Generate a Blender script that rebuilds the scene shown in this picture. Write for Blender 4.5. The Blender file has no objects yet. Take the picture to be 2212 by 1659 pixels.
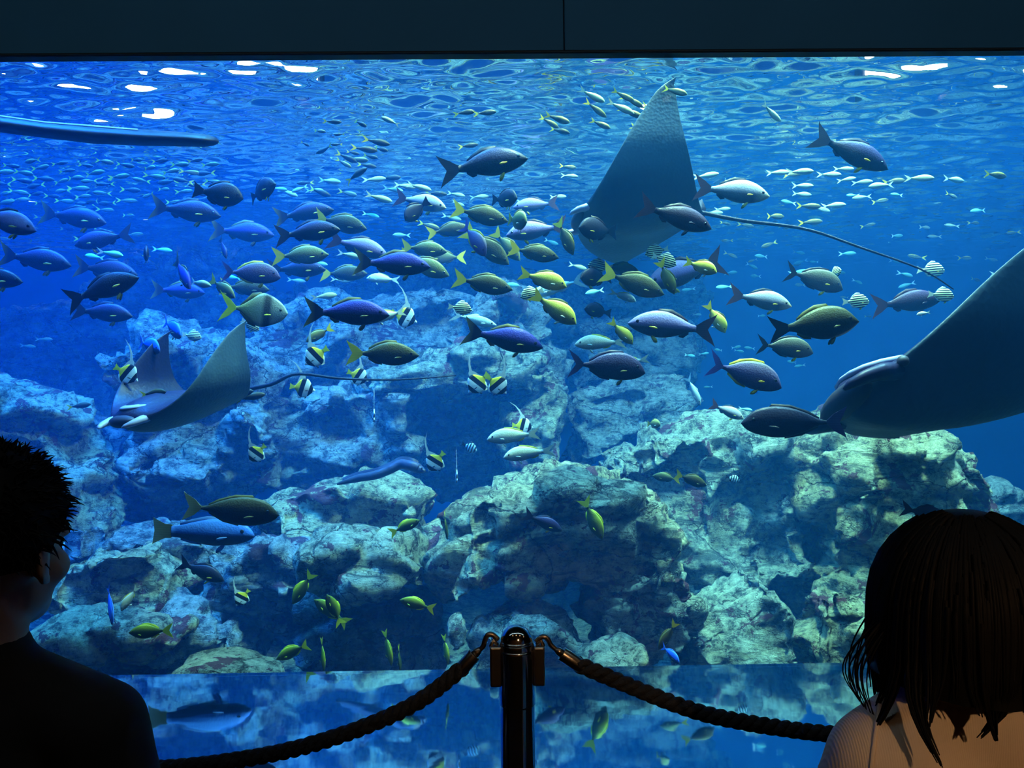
import bpy, bmesh, math, random
import numpy as np
from mathutils import Vector, Matrix, noise, Euler

C = bpy.context.scene.collection
scene = bpy.context.scene
R = math.radians
FPX = 1791.0                      # focal length in pixels of the 2212 x 1659 frame
CAM_Z = 1.55

# ------------------------------------------------------------------ camera
cd = bpy.data.cameras.new('camera')
cam = bpy.data.objects.new('camera', cd)
C.objects.link(cam)
cd.sensor_fit = 'HORIZONTAL'
cd.sensor_width = 36.0
cd.lens = 36.0 * FPX / 2212.0
cd.clip_start = 0.05
cam.matrix_world = (Matrix.Translation((0, 0, CAM_Z)) @ Matrix.Rotation(R(-0.87), 4, 'Z')
                    @ Matrix.Rotation(R(90), 4, 'X') @ Matrix.Rotation(R(-0.69), 4, 'Z'))
scene.camera = cam
CAMM = cam.matrix_world.copy()
CR = CAMM.to_3x3()

def P(px, py, d):
    """the point that lies d metres into the place and is seen at (px, py)"""
    return CAMM @ Vector(((px - 1106.0) / FPX * d, -(py - 829.5) / FPX * d, -d))

# ------------------------------------------------------------------ render look, world
scene.view_settings.view_transform = 'Standard'
scene.view_settings.look = 'None'
scene.view_settings.gamma = 1.0
scene.view_settings.use_curve_mapping = False
scene.view_settings.exposure = 0.30
cy = scene.cycles
cy.max_bounces = 4
cy.use_light_tree = False
cy.use_adaptive_sampling = True
cy.adaptive_threshold = 0.16
cy.adaptive_min_samples = 16
cy.diffuse_bounces = 2
cy.glossy_bounces = 2
cy.transmission_bounces = 3
cy.volume_bounces = 0
cy.transparent_max_bounces = 12
cy.caustics_reflective = False
cy.caustics_refractive = False
cy.sample_clamp_indirect = 4.0
w = bpy.data.worlds.new('world')
scene.world = w
w.use_nodes = True
w.node_tree.nodes['Background'].inputs[0].default_value = (0.002, 0.003, 0.005, 1)
w.node_tree.nodes['Background'].inputs[1].default_value = 1.0

GLASS_Y = 2.90                    # front of the tank
SILL_Z = 0.542                    # top of the polished sill under the window
HEAD_Z = 2.687                    # underside of the wall above the window
WATER_Z = 2.98                    # level of the water
TANK_Y = 10.5                     # far wall of the tank
TANK_X = 7.5
TANK_FLOOR = -0.80

def area_light(name, loc, target, size, power, color, size_y=None, spread=180):
    l = bpy.data.lights.new(name, 'AREA')
    l.energy = power
    l.color = color
    l.size = size
    if size_y:
        l.shape = 'RECTANGLE'
        l.size_y = size_y
    l.spread = R(spread)
    o = bpy.data.objects.new(name, l)
    C.objects.link(o)
    o.location = loc
    o.rotation_euler = (Vector(target) - Vector(loc)).to_track_quat('-Z', 'Y').to_euler()
    return o

# lamps of the aquarium, hung over the water
LAMPS = [
    ('tank_lamp_blue',   (-3.4, 4.5, 6.0), (-3.0, 5.6, 0.3), 1.0, 430, (0.012, 0.19, 1.00)),
    ('tank_lamp_azure',  (-1.3, 4.5, 6.0), (-1.3, 5.7, 0.3), 1.0, 240, (0.06, 0.48, 1.00)),
    ('tank_lamp_white',  (1.1, 3.7, 6.0), (0.8, 4.8, 0.3), 0.7, 290, (0.55, 1.00, 0.66)),
    ('tank_lamp_right',  (3.2, 4.2, 6.0), (2.9, 5.4, 0.3), 0.9, 270, (0.36, 0.86, 1.00)),
]
for a in LAMPS:
    area_light(*a, spread=95)
# unseen fill added behind the wall over the window to light the rock fronts
area_light('tank_front_fill', (0.2, 3.08, 3.55), (0.2, 5.2, 0.4), 8.5, 95, (0.20, 0.72, 1.00), 0.25, 150)
# soft blue overall fill, unseen, placed high above the water
area_light('tank_overhead_fill', (0, 6.2, 7.5), (0, 6.2, 0), 9.0, 330, (0.08, 0.40, 1.00), 5.0)
# dim warm light of the visitors' hall behind the camera
HALL = [(-1.45, -0.45, 3.7), (-0.10, -0.45, 3.7), (1.30, -0.45, 3.7), (3.4, -0.45, 3.7), (1.1, -3.4, 3.1)]  # the last one is an added fill

# ------------------------------------------------------------------ helpers
def link(name, me, parent=None, mat=None, loc=None):
    o = bpy.data.objects.new(name, me)
    C.objects.link(o)
    if parent is not None:
        o.parent = parent
    if mat is not None and me is not None:
        if len(me.materials) == 0:
            me.materials.append(mat)
    if loc is not None:
        o.location = loc
    return o

def empty(name, loc=(0, 0, 0)):
    o = bpy.data.objects.new(name, None)
    C.objects.link(o)
    o.location = loc
    o.empty_display_size = 0.1
    return o

def tag(o, label=None, cat=None, group=None, kind=None):
    if label: o['label'] = label
    if cat: o['category'] = cat
    if group: o['group'] = group
    if kind: o['kind'] = kind
    return o

def mesh_from(name, verts, faces, smooth=True):
    me = bpy.data.meshes.new(name)
    me.from_pydata([tuple(v) for v in verts], [], faces)
    me.update()
    if smooth:
        me.polygons.foreach_set('use_smooth', [p.loop_total <= 6 for p in me.polygons])
    return me

def bm_to_mesh(bm, name, smooth=False):
    bmesh.ops.recalc_face_normals(bm, faces=bm.faces)
    me = bpy.data.meshes.new(name)
    bm.to_mesh(me)
    bm.free()
    if smooth:
        me.polygons.foreach_set('use_smooth', [True] * len(me.polygons))
    return me

def box_mesh(name, x0, x1, y0, y1, z0, z1, bevel=0.0, seg=2):
    bm = bmesh.new()
    bmesh.ops.create_cube(bm, size=1.0)
    for v in bm.verts:
        v.co = Vector((x0 + (v.co.x + .5) * (x1 - x0), y0 + (v.co.y + .5) * (y1 - y0), z0 + (v.co.z + .5) * (z1 - z0)))
    if bevel:
        bmesh.ops.bevel(bm, geom=bm.edges[:], offset=bevel, segments=seg, affect='EDGES', profile=0.5)
    return bm_to_mesh(bm, name)

def tube(points, radii, seg=10, cap=True):
    """verts, faces of a tube along points"""
    verts, faces = [], []
    n = len(points)
    pts = [Vector(p) for p in points]
    up = None
    for i, p in enumerate(pts):
        t = (pts[min(i + 1, n - 1)] - pts[max(i - 1, 0)]).normalized()
        if up is None:
            up = Vector((0, 0, 1)) if abs(t.z) < 0.9 else Vector((1, 0, 0))
        side = t.cross(up).normalized()
        up = side.cross(t).normalized()
        r = radii[i] if hasattr(radii, '__len__') else radii
        for k in range(seg):
            a = 2 * math.pi * k / seg
            verts.append(p + side * math.cos(a) * r + up * math.sin(a) * r)
    for i in range(n - 1):
        for k in range(seg):
            a, b = i * seg + k, i * seg + (k + 1) % seg
            faces.append((a, b, b + seg, a + seg))
    if cap:
        faces.append(tuple(range(seg - 1, -1, -1)))
        faces.append(tuple(range((n - 1) * seg, n * seg)))
    return verts, faces

def merge(parts):
    V, F = [], []
    for v, f in parts:
        o = len(V)
        V += list(v)
        F += [tuple(i + o for i in q) for q in f]
    return V, F

# ------------------------------------------------------------------ material helpers
class NT:
    def __init__(self, name):
        self.m = bpy.data.materials.new(name)
        self.m.use_nodes = True
        self.t = self.m.node_tree
        self.t.nodes.clear()
        self.out = self.t.nodes.new('ShaderNodeOutputMaterial')
    def n(self, kind, **kw):
        nd = self.t.nodes.new('ShaderNode' + kind)
        ins = kw.pop('ins', {})
        for k, v in kw.items():
            setattr(nd, k, v)
        for k, v in ins.items():
            if isinstance(v, bpy.types.NodeSocket):
                self.t.links.new(v, nd.inputs[k])
            else:
                nd.inputs[k].default_value = v
        return nd
    def link(self, a, b):
        self.t.links.new(a, b)
    def ramp(self, fac, stops, interp='LINEAR'):
        r = self.t.nodes.new('ShaderNodeValToRGB')
        r.color_ramp.interpolation = interp
        e = r.color_ramp.elements
        while len(e) < len(stops):
            e.new(0.5)
        for i, (p, c) in enumerate(stops):
            e[i].position = p
            e[i].color = (c[0], c[1], c[2], 1) if hasattr(c, '__len__') else (c, c, c, 1)
        self.t.links.new(fac, r.inputs[0])
        return r.outputs[0]
    def mix(self, fac, a, b, mode='MIX'):
        nd = self.t.nodes.new('ShaderNodeMix')
        nd.data_type = 'RGBA'
        nd.blend_type = mode
        for s, v in ((nd.inputs[0], fac), (nd.inputs[6], a), (nd.inputs[7], b)):
            if isinstance(v, bpy.types.NodeSocket):
                self.t.links.new(v, s)
            elif hasattr(v, '__len__'):
                s.default_value = (v[0], v[1], v[2], 1)
            else:
                s.default_value = v
        return nd.outputs[2]
    def math(self, op, a, b=0.0, c=0.0, clamp=False):
        nd = self.t.nodes.new('ShaderNodeMath')
        nd.operation = op
        nd.use_clamp = clamp
        for i, v in enumerate((a, b, c)):
            if isinstance(v, bpy.types.NodeSocket):
                self.t.links.new(v, nd.inputs[i])
            else:
                nd.inputs[i].default_value = v
        return nd.outputs[0]

def plain(name, color, rough=0.6, metal=0.0, spec=0.5, var=0.0, scale=8.0, bump=0.0):
    t = NT(name)
    b = t.n('BsdfPrincipled', ins={'Roughness': rough, 'Metallic': metal, 'Specular IOR Level': spec})
    co = t.n('TexCoord').outputs['Object']
    nz = t.n('TexNoise', ins={'Vector': co, 'Scale': scale, 'Detail': 4.0})
    k = 1.0 - var
    t.link(t.mix(nz.outputs['Fac'], [c * k for c in color], [min(1, c * (1 + var)) for c in color]), b.inputs['Base Color'])
    if bump:
        bp = t.n('Bump', ins={'Strength': bump, 'Distance': 0.02, 'Height': nz.outputs['Fac']})
        t.link(bp.outputs[0], b.inputs['Normal'])
    t.link(b.outputs[0], t.out.inputs[0])
    return t.m

def rock_material(name, tint, dark, maroon, scale=1.0, seed=0.0):
    t = NT(name)
    geo = t.n('NewGeometry').outputs['Position']
    mp = t.n('Mapping', ins={'Vector': geo, 'Location': (seed * 3.1, seed * 1.7, seed * 2.3), 'Scale': (scale, scale, scale * 1.2)})
    co = mp.outputs[0]
    big = t.n('TexNoise', ins={'Vector': co, 'Scale': 1.9, 'Detail': 6.0, 'Roughness': 0.62})
    fine = t.n('TexNoise', ins={'Vector': co, 'Scale': 10.0, 'Detail': 10.0, 'Roughness': 0.82})
    sm = t.n('Mapping', ins={'Vector': co, 'Rotation': (0.25, 0.30 + seed * .2, 0.0), 'Scale': (1.3, 1.3, 5.5)})
    streak = t.n('TexNoise', ins={'Vector': sm.outputs[0], 'Scale': 2.2, 'Detail': 8.0, 'Roughness': 0.68, 'Distortion': 0.7})
    cmap = t.n('Mapping', ins={'Vector': co, 'Rotation': (0.3, 0.75 + seed * .3, 0.5), 'Scale': (1.0, 1.0, 1.9)})
    wv = t.n('VectorMath', operation='MULTIPLY_ADD', ins={0: big.outputs['Color'], 1: (0.9, 0.9, 0.9), 2: cmap.outputs[0]}).outputs[0]
    c1 = t.n('TexVoronoi', feature='DISTANCE_TO_EDGE', ins={'Vector': wv, 'Scale': 0.75})
    c2 = t.n('TexVoronoi', feature='DISTANCE_TO_EDGE', ins={'Vector': wv, 'Scale': 2.4})
    cm = t.n('TexNoise', ins={'Vector': co, 'Scale': 2.6, 'Detail': 2.0})
    cm_ = t.ramp(cm.outputs['Fac'], [(0.45, 0.0), (0.60, 1.0)])
    k1 = t.ramp(c1.outputs['Distance'], [(0.0, 0.05), (0.014, 1.0)])
    k2 = t.math('MAXIMUM', t.ramp(c2.outputs['Distance'], [(0.0, 0.25), (0.018, 1.0)]), cm_)
    crack = t.math('MULTIPLY', k1, k2)
    pale = tuple(min(1.0, c * 1.45) for c in tint)
    base = t.mix(t.ramp(big.outputs['Fac'], [(0.36, 0.0), (0.62, 1.0)]), [(a_ + b_) / 2 for a_, b_ in zip(tint, dark)], tint)
    base = t.mix(t.ramp(fine.outputs['Fac'], [(0.50, 0.0), (0.60, 1.0)]), base, pale)
    base = t.mix(t.ramp(fine.outputs['Fac'], [(0.42, 1.0), (0.485, 0.0)]), base, dark)
    base = t.mix(t.ramp(streak.outputs['Fac'], [(0.37, 0.85), (0.44, 0.0)]), base, dark)
    m1 = t.n('TexNoise', ins={'Vector': co, 'Scale': 2.1, 'Detail': 7.0, 'Roughness': 0.66, 'Distortion': 0.5})
    base = t.mix(t.ramp(m1.outputs['Fac'], [(0.585, 0.0), (0.60, 0.92)]), base, maroon)
    m2 = t.n('TexNoise', ins={'Vector': co, 'Scale': 7.5, 'Detail': 6.0, 'Roughness': 0.7})
    base = t.mix(t.ramp(m2.outputs['Fac'], [(0.60, 0.0), (0.62, 0.9)]), base, [c * 0.7 for c in maroon])
    base = t.mix(crack, [c * 0.25 for c in dark], base)
    b = t.n('BsdfPrincipled', ins={'Base Color': base, 'Roughness': 0.85, 'Specular IOR Level': 0.2})
    h = t.math('ADD', t.math('MULTIPLY', crack, 0.5), t.math('MULTIPLY', fine.outputs['Fac'], 1.3))
    h = t.math('ADD', h, t.math('MULTIPLY', streak.outputs['Fac'], 1.5))
    bp = t.n('Bump', ins={'Strength': 1.0, 'Distance': 0.06, 'Height': h})
    t.link(bp.outputs[0], b.inputs['Normal'])
    t.link(b.outputs[0], t.out.inputs[0])
    return t.m
# ------------------------------------------------------------------ the hall and the tank shell
M_DARK = plain('dark_teal_wall_paint', (0.045, 0.17, 0.29), 0.75, var=0.12, scale=3.0)
M_HALL = plain('dark_hall_paint', (0.02, 0.02, 0.022), 0.9, var=0.1)
M_FLOOR = plain('dark_hall_carpet', (0.02, 0.02, 0.025), 0.95, var=0.3, scale=30)
M_TANKWALL = plain('deep_blue_tank_wall', (0.02, 0.16, 0.42), 0.9, var=0.35, scale=1.2)  # the blue also stands for the haze of deep water
M_GRAVEL = rock_material('tank_floor_gravel', (0.40, 0.40, 0.34), (0.12, 0.13, 0.12), (0.10, 0.04, 0.06), 1.6, 5.0)

def struct(name, me, mat, parent=None):
    o = link(name, me, parent, mat)
    o['kind'] = 'structure'
    return o

HX = 9.0
struct('floor', box_mesh('floor', -HX, HX, -6.0, GLASS_Y, -0.2, 0.0), M_FLOOR)
struct('ceiling', box_mesh('ceiling', -HX, HX, -6.0, GLASS_Y + 0.3, 3.9, 4.1), M_HALL)
struct('wall_back', box_mesh('wall_back', -HX, HX, -6.2, -6.0, -0.2, 4.1), plain('brown_hall_panelling', (.30, .17, .09), .7, var=.3, scale=2.0))
struct('wall_left', box_mesh('wall_left', -HX - .2, -HX, -6.2, GLASS_Y + .3, -0.2, 4.1), M_HALL)
struct('wall_right', box_mesh('wall_right', HX, HX + .2, -6.2, GLASS_Y + .3, -0.2, 4.1), M_HALL)
# wall over the window: two panels meeting at a seam
seam = P(1216, 60, GLASS_Y).x
wf = empty('wall_front', (0, GLASS_Y, HEAD_Z))
wf['kind'] = 'structure'
o = link('panel', box_mesh('panel', -HX, seam - 0.0018, -0.05, -0.012, 0.0, 3.95 - HEAD_Z, 0.003, 1), wf, M_DARK)
o = link('panel', box_mesh('panel', seam + 0.0018, HX, -0.05, -0.012, 0.0, 3.95 - HEAD_Z, 0.003, 1), wf, M_DARK)
o = link('backing', box_mesh('backing', -HX, HX, -0.03, -0.02, 0.01, 3.94 - HEAD_Z), wf, M_HALL)
t1 = struct('trim_1', box_mesh('trim_1', -HX, HX, GLASS_Y - 0.054, GLASS_Y - 0.002, HEAD_Z - 0.002, HEAD_Z + 0.010, 0.004, 1),
            plain('black_rubber_edge', (0.008, 0.009, 0.012), 0.6))
struct('wall_under_window', box_mesh('w', -HX, HX, 1.66, GLASS_Y + 0.035, -1.1, SILL_Z - 0.19), M_HALL)

# polished sill that mirrors the tank
t = NT('polished_sill')
co = t.n('TexCoord').outputs['Object']
nz = t.n('TexNoise', ins={'Vector': co, 'Scale': 3.0, 'Detail': 3.0})
bp = t.n('Bump', ins={'Strength': 0.05, 'Distance': 0.02, 'Height': nz.outputs['Fac']})
gl = t.n('BsdfPrincipled', ins={'Base Color': (0.55, 0.72, 0.80, 1), 'Metallic': 1.0, 'Roughness': 0.035, 'Normal': bp.outputs[0]})
t.link(gl.outputs[0], t.out.inputs[0])
sill_bm = bmesh.new()
y0_, y1_, dz_ = 1.60, GLASS_Y + 0.04, -0.125
sv = [sill_bm.verts.new(q) for q in ((-HX, y0_, SILL_Z - dz_ - .04), (HX, y0_, SILL_Z - dz_ - .04), (HX, y1_, SILL_Z - .04), (-HX, y1_, SILL_Z - .04),
                                     (-HX, y0_, SILL_Z - dz_), (HX, y0_, SILL_Z - dz_), (HX, y1_, SILL_Z), (-HX, y1_, SILL_Z))]
for q in ((0, 1, 2, 3), (4, 5, 6, 7), (0, 1, 5, 4), (1, 2, 6, 5), (2, 3, 7, 6), (3, 0, 4, 7)):
    sill_bm.faces.new([sv[i] for i in q])
struct('window_sill', bm_to_mesh(sill_bm, 'window_sill'), t.m)

# pale strip added for the highlight along the pane's lower edge
struct('edge_highlight', box_mesh('edge_highlight', -HX, HX, GLASS_Y - .006, GLASS_Y - .001, SILL_Z, SILL_Z + .004), plain('pale_edge_highlight', (.55, .65, .72), .15, 0.6))
# acrylic pane
t = NT('clear_acrylic')
fr = t.n('Fresnel', ins={'IOR': 1.07})
tr = t.n('BsdfTransparent', ins={'Color': (0.97, 0.99, 1.0, 1)})
gg = t.n('BsdfGlossy', ins={'Roughness': 0.0, 'Color': (0.8, 0.85, 0.9, 1)})
mx = t.n('MixShader', ins={0: fr.outputs[0], 1: tr.outputs[0], 2: gg.outputs[0]})
t.link(mx.outputs[0], t.out.inputs[0])
struct('window_1', box_mesh('window_1', -HX, HX, GLASS_Y, GLASS_Y + 0.04, SILL_Z, HEAD_Z + 0.1), t.m)

# tank walls and floor
struct('tank_wall_back', box_mesh('b', -TANK_X, TANK_X, TANK_Y, TANK_Y + .2, TANK_FLOOR - .2, 8.2), M_TANKWALL)
struct('tank_wall_left', box_mesh('l', -TANK_X - .2, -TANK_X, GLASS_Y, TANK_Y + .2, TANK_FLOOR - .2, 8.2), M_TANKWALL)
struct('tank_wall_right', box_mesh('r', TANK_X, TANK_X + .2, GLASS_Y, TANK_Y + .2, TANK_FLOOR - .2, 8.2), M_TANKWALL)

# tank floor: uneven gravel bed
nx, ny = 150, 76
vs, fs = [], []
for j in range(ny + 1):
    for i in range(nx + 1):
        x = -TANK_X + 2 * TANK_X * i / nx
        y = GLASS_Y + 0.10 + (TANK_Y - GLASS_Y - .1) * j / ny
        z = TANK_FLOOR + 0.10 + 0.12 * noise.noise(Vector((x * .8, y * .8, 0))) + 0.05 * noise.noise(Vector((x * 3, y * 3, 4)))
        vs.append((x, y, min(z, SILL_Z - 0.02) if y < 3.4 else z))
for j in range(ny):
    for i in range(nx):
        a = j * (nx + 1) + i
        fs.append((a, a + 1, a + nx + 2, a + nx + 1))
struct('tank_floor', mesh_from('tank_floor', vs, fs), M_GRAVEL)

# the water: body and rippled surface
t = NT('tank_water')
VS = t.n('VolumeScatter', ins={'Color': (0.03, 0.30, 1.0, 1), 'Density': 0.056, 'Anisotropy': 0.25})
VA = t.n('VolumeAbsorption', ins={'Color': (0.20, 0.80, 0.97, 1), 'Density': 0.15})
ad = t.n('AddShader', ins={0: VS.outputs[0], 1: VA.outputs[0]})
t.link(ad.outputs[0], t.out.inputs['Volume'])
wat = struct('tank_water', box_mesh('w', -TANK_X + .01, TANK_X - .01, GLASS_Y + 0.05, TANK_Y - .01, TANK_FLOOR + .01, WATER_Z + 0.06), t.m)
wat['kind'] = 'stuff'
tag(wat, 'clear blue water filling the whole aquarium tank', 'water')

t = NT('water_surface')
fr = t.n('Fresnel', ins={'IOR': 1.33})
tr = t.n('BsdfTransparent', ins={'Color': (0.95, 0.98, 1.0, 1)})
gg = t.n('BsdfGlossy', ins={'Roughness': 0.03, 'Color': (0.92, 0.96, 1.0, 1)})
mx = t.n('MixShader', ins={0: fr.outputs[0], 1: tr.outputs[0], 2: gg.outputs[0]})
t.link(mx.outputs[0], t.out.inputs[0])
M_SURF = t.m
nx, ny = 900, 560
gx = np.linspace(-TANK_X + .02, TANK_X - .02, nx + 1)
gy = np.linspace(GLASS_Y + 0.05, TANK_Y - 0.01, ny + 1)
X, Y = np.meshgrid(gx, gy)
Z = np.zeros_like(X)
rw = np.random.RandomState(11)
for k in range(110):                     # many small wave trains crossing each other
    lam = 0.065 * (8.0 ** (rw.rand() ** 1.2))
    ang = rw.normal(1.52, 0.30)
    kx, ky = 2 * math.pi / lam * math.cos(ang), 2 * math.pi / lam * math.sin(ang)
    Z += 0.0067 * lam * (0.12 / lam) ** 0.35 * np.sin(kx * X + ky * Y + rw.rand() * 6.28 + 0.9 * np.sin(1.7 * X + rw.rand() * 6) + 0.9 * np.sin(2.1 * Y + rw.rand() * 6))
vs = np.stack([X.ravel(), Y.ravel(), (WATER_Z + Z).ravel()], 1).tolist()
fs = []
for j in range(ny):
    for i in range(nx):
        a = j * (nx + 1) + i
        fs.append((a, a + 1, a + nx + 2, a + nx + 1))
so = struct('water_surface', mesh_from('water_surface', vs, fs), M_SURF)
so['kind'] = 'stuff'
tag(so, 'rippled water surface seen from below near the tank top', 'water')

# floodlights over the far end of the tank; the ripples break them into glints
M_FLOOD = NT('floodlight_glow')
em_ = M_FLOOD.n('Emission', ins={'Color': (0.85, 0.97, 1.0, 1), 'Strength': 14.0})
M_FLOOD.link(em_.outputs[0], M_FLOOD.out.inputs[0])
M_FLOOD.m.cycles.emission_sampling = 'NONE'
M_CASE = plain('floodlight_case', (.03, .03, .035), .5)
for (px, py, w_, h_, lab) in ((160, 195, 2.8, .70, 'floodlight over the tank whose glints whiten the surface above the dark bar'),
                              (1420, 200, .62, .5, 'floodlight over the tank above the tall ray wing'),
                              (2080, 150, 2.2, .60, 'floodlight over the tank above the huge ray'),
                              (560, 160, 1.3, .30, 'floodlight over the tank above the loose shoal')):
    c_ = P(px, py, 9.3)
    r_ = empty('tank_floodlight', c_)
    tag(r_, lab, 'lamp', 'floodlights over the tank')
    link('case', box_mesh('case', -w_ / 2 - .04, w_ / 2 + .04, .01, .2, -h_ / 2 - .04, h_ / 2 + .04, .01, 1), r_, M_CASE)
    link('lens', box_mesh('lens', -w_ / 2, w_ / 2, -.005, .02, -h_ / 2, h_ / 2), r_, M_FLOOD.m)
    link('hanger', mesh_from('hanger', *tube([(0, .1, h_ / 2), (0, .1, 2.2)], .02, 8)), r_, M_CASE)
# ------------------------------------------------------------------ rocks
def vor(p):
    d, pts = noise.voronoi(p)
    return d, pts

def hash3(v):
    return noise.cell(Vector((v.x * 13.7 + 0.5, v.y * 17.3 + 0.5, v.z * 11.1 + 0.5)))

def rock_mesh(name, poly, d, thick, voxel=0.045, amp=0.07, seed=0, back=0.8, front=0.80, lean=0.0):
    """a boulder whose widest outline follows poly (picture points) at distance d; the front bulges
    towards the viewer, the back goes thick metres in. Returns the mesh about its base point."""
    pts = [P(x, y, d) for x, y in poly]
    n = len(pts)
    c = sum(pts, Vector()) / n
    fwd = (CR @ Vector((0, 0, -1))).normalized()
    def ring(scale, off, dz=0.0):
        return [c + (p - c) * scale + fwd * off + Vector((0, 0, dz)) for p in pts]
    rnd = random.Random(seed)
    def rough_ring(scale, off, j):
        return [p + (c - p) * rnd.uniform(0, j) + fwd * rnd.uniform(-.12, .12) * thick for p in ring(scale, off)]
    rings = [rough_ring(.70, -0.26 * thick, .30), rough_ring(.95, -0.20 * thick, .16), ring(1.0, 0.0), ring(1.0, 0.30 * thick), ring(back, 0.70 * thick)]
    vs = [v for r in rings for v in r]
    fs = []
    for k in range(len(rings) - 1):
        for i in range(n):
            j = (i + 1) % n
            fs.append((k * n + i, k * n + j, (k + 1) * n + j, (k + 1) * n + i))
    fs.append(tuple(range(n - 1, -1, -1)))
    fs.append(tuple((len(rings) - 1) * n + i for i in range(n)))
    bm = bmesh.new()
    bv = [bm.verts.new(v) for v in vs]
    for f in fs:
        bm.faces.new([bv[i] for i in f])
    bmesh.ops.triangulate(bm, faces=bm.faces[:])
    bmesh.ops.recalc_face_normals(bm, faces=bm.faces)
    me = bpy.data.meshes.new(name + '_src')
    bm.to_mesh(me)
    bm.free()
    tmp = bpy.data.objects.new('tmp', me)
    C.objects.link(tmp)
    md = tmp.modifiers.new('r', 'REMESH')
    md.mode = 'VOXEL'
    md.voxel_size = voxel
    sm = tmp.modifiers.new('s', 'SMOOTH')
    sm.iterations = 1
    sm.factor = 0.5
    dg = bpy.context.evaluated_depsgraph_get()
    out = bpy.data.meshes.new_from_object(tmp.evaluated_get(dg))
    bpy.data.objects.remove(tmp)
    bpy.data.meshes.remove(me)
    out.name = name
    nv = len(out.vertices)
    co = np.empty(nv * 3); out.vertices.foreach_get('co', co); co = co.reshape(-1, 3)
    nr = np.empty(nv * 3); out.vertices.foreach_get('normal', nr); nr = nr.reshape(-1, 3)
    so_ = Vector((seed * 5.31, seed * 2.17, seed * 7.7))
    disp = np.empty(nv)
    rot = Euler((rnd.uniform(-.35, .35), rnd.uniform(-.5, .5), rnd.uniform(0, 3)), 'XYZ').to_matrix()
    for i in range(nv):
        p = Vector(co[i])
        pw = p * 1.7 + so_
        w_ = 0.30 * Vector((noise.noise(pw), noise.noise(pw + Vector((31.7, 5.2, 9.1))), noise.noise(pw + Vector((7.3, 47.1, 3.9)))))
        q = rot @ (p * 1.25) + so_ + w_
        d1, p1 = noise.voronoi(Vector((q.x, q.y, q.z * 2.1)))
        step = noise.cell(p1[0] * 9.7)
        edge = min(1.0, (d1[1] - d1[0]) * 9.0)
        q2 = rot @ (p * 3.4) + so_ + w_ * 2
        d2, p2 = noise.voronoi(Vector((q2.x, q2.y, q2.z * 2.4)))
        step2 = noise.cell(p2[0] * 9.7)
        e2_ = min(1.0, (d2[1] - d2[0]) * 9)
        rid = noise.ridged_multi_fractal(p * 1.6 + so_, 1.0, 2.1, 5, 0.9, 2.0)
        fbm = noise.fractal(p * 5.0 + so_, 0.9, 2.0, 4)
        disp[i] = amp * (1.35 * (step - .2) * edge - 0.9 * (1 - edge) + 0.45 * step2 * e2_ - .3 * (1 - e2_) + 0.35 * (rid - 1.0) + 0.5 * fbm)
    co = co + nr * disp[:, None]
    base = Vector((co[:, 0].mean(), co[:, 1].mean(), co[:, 2].min()))
    co -= np.array(base)
    out.vertices.foreach_set('co', co.ravel())
    out.update()
    out.polygons.foreach_set('use_smooth', [True] * len(out.polygons))
    return out, base

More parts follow.
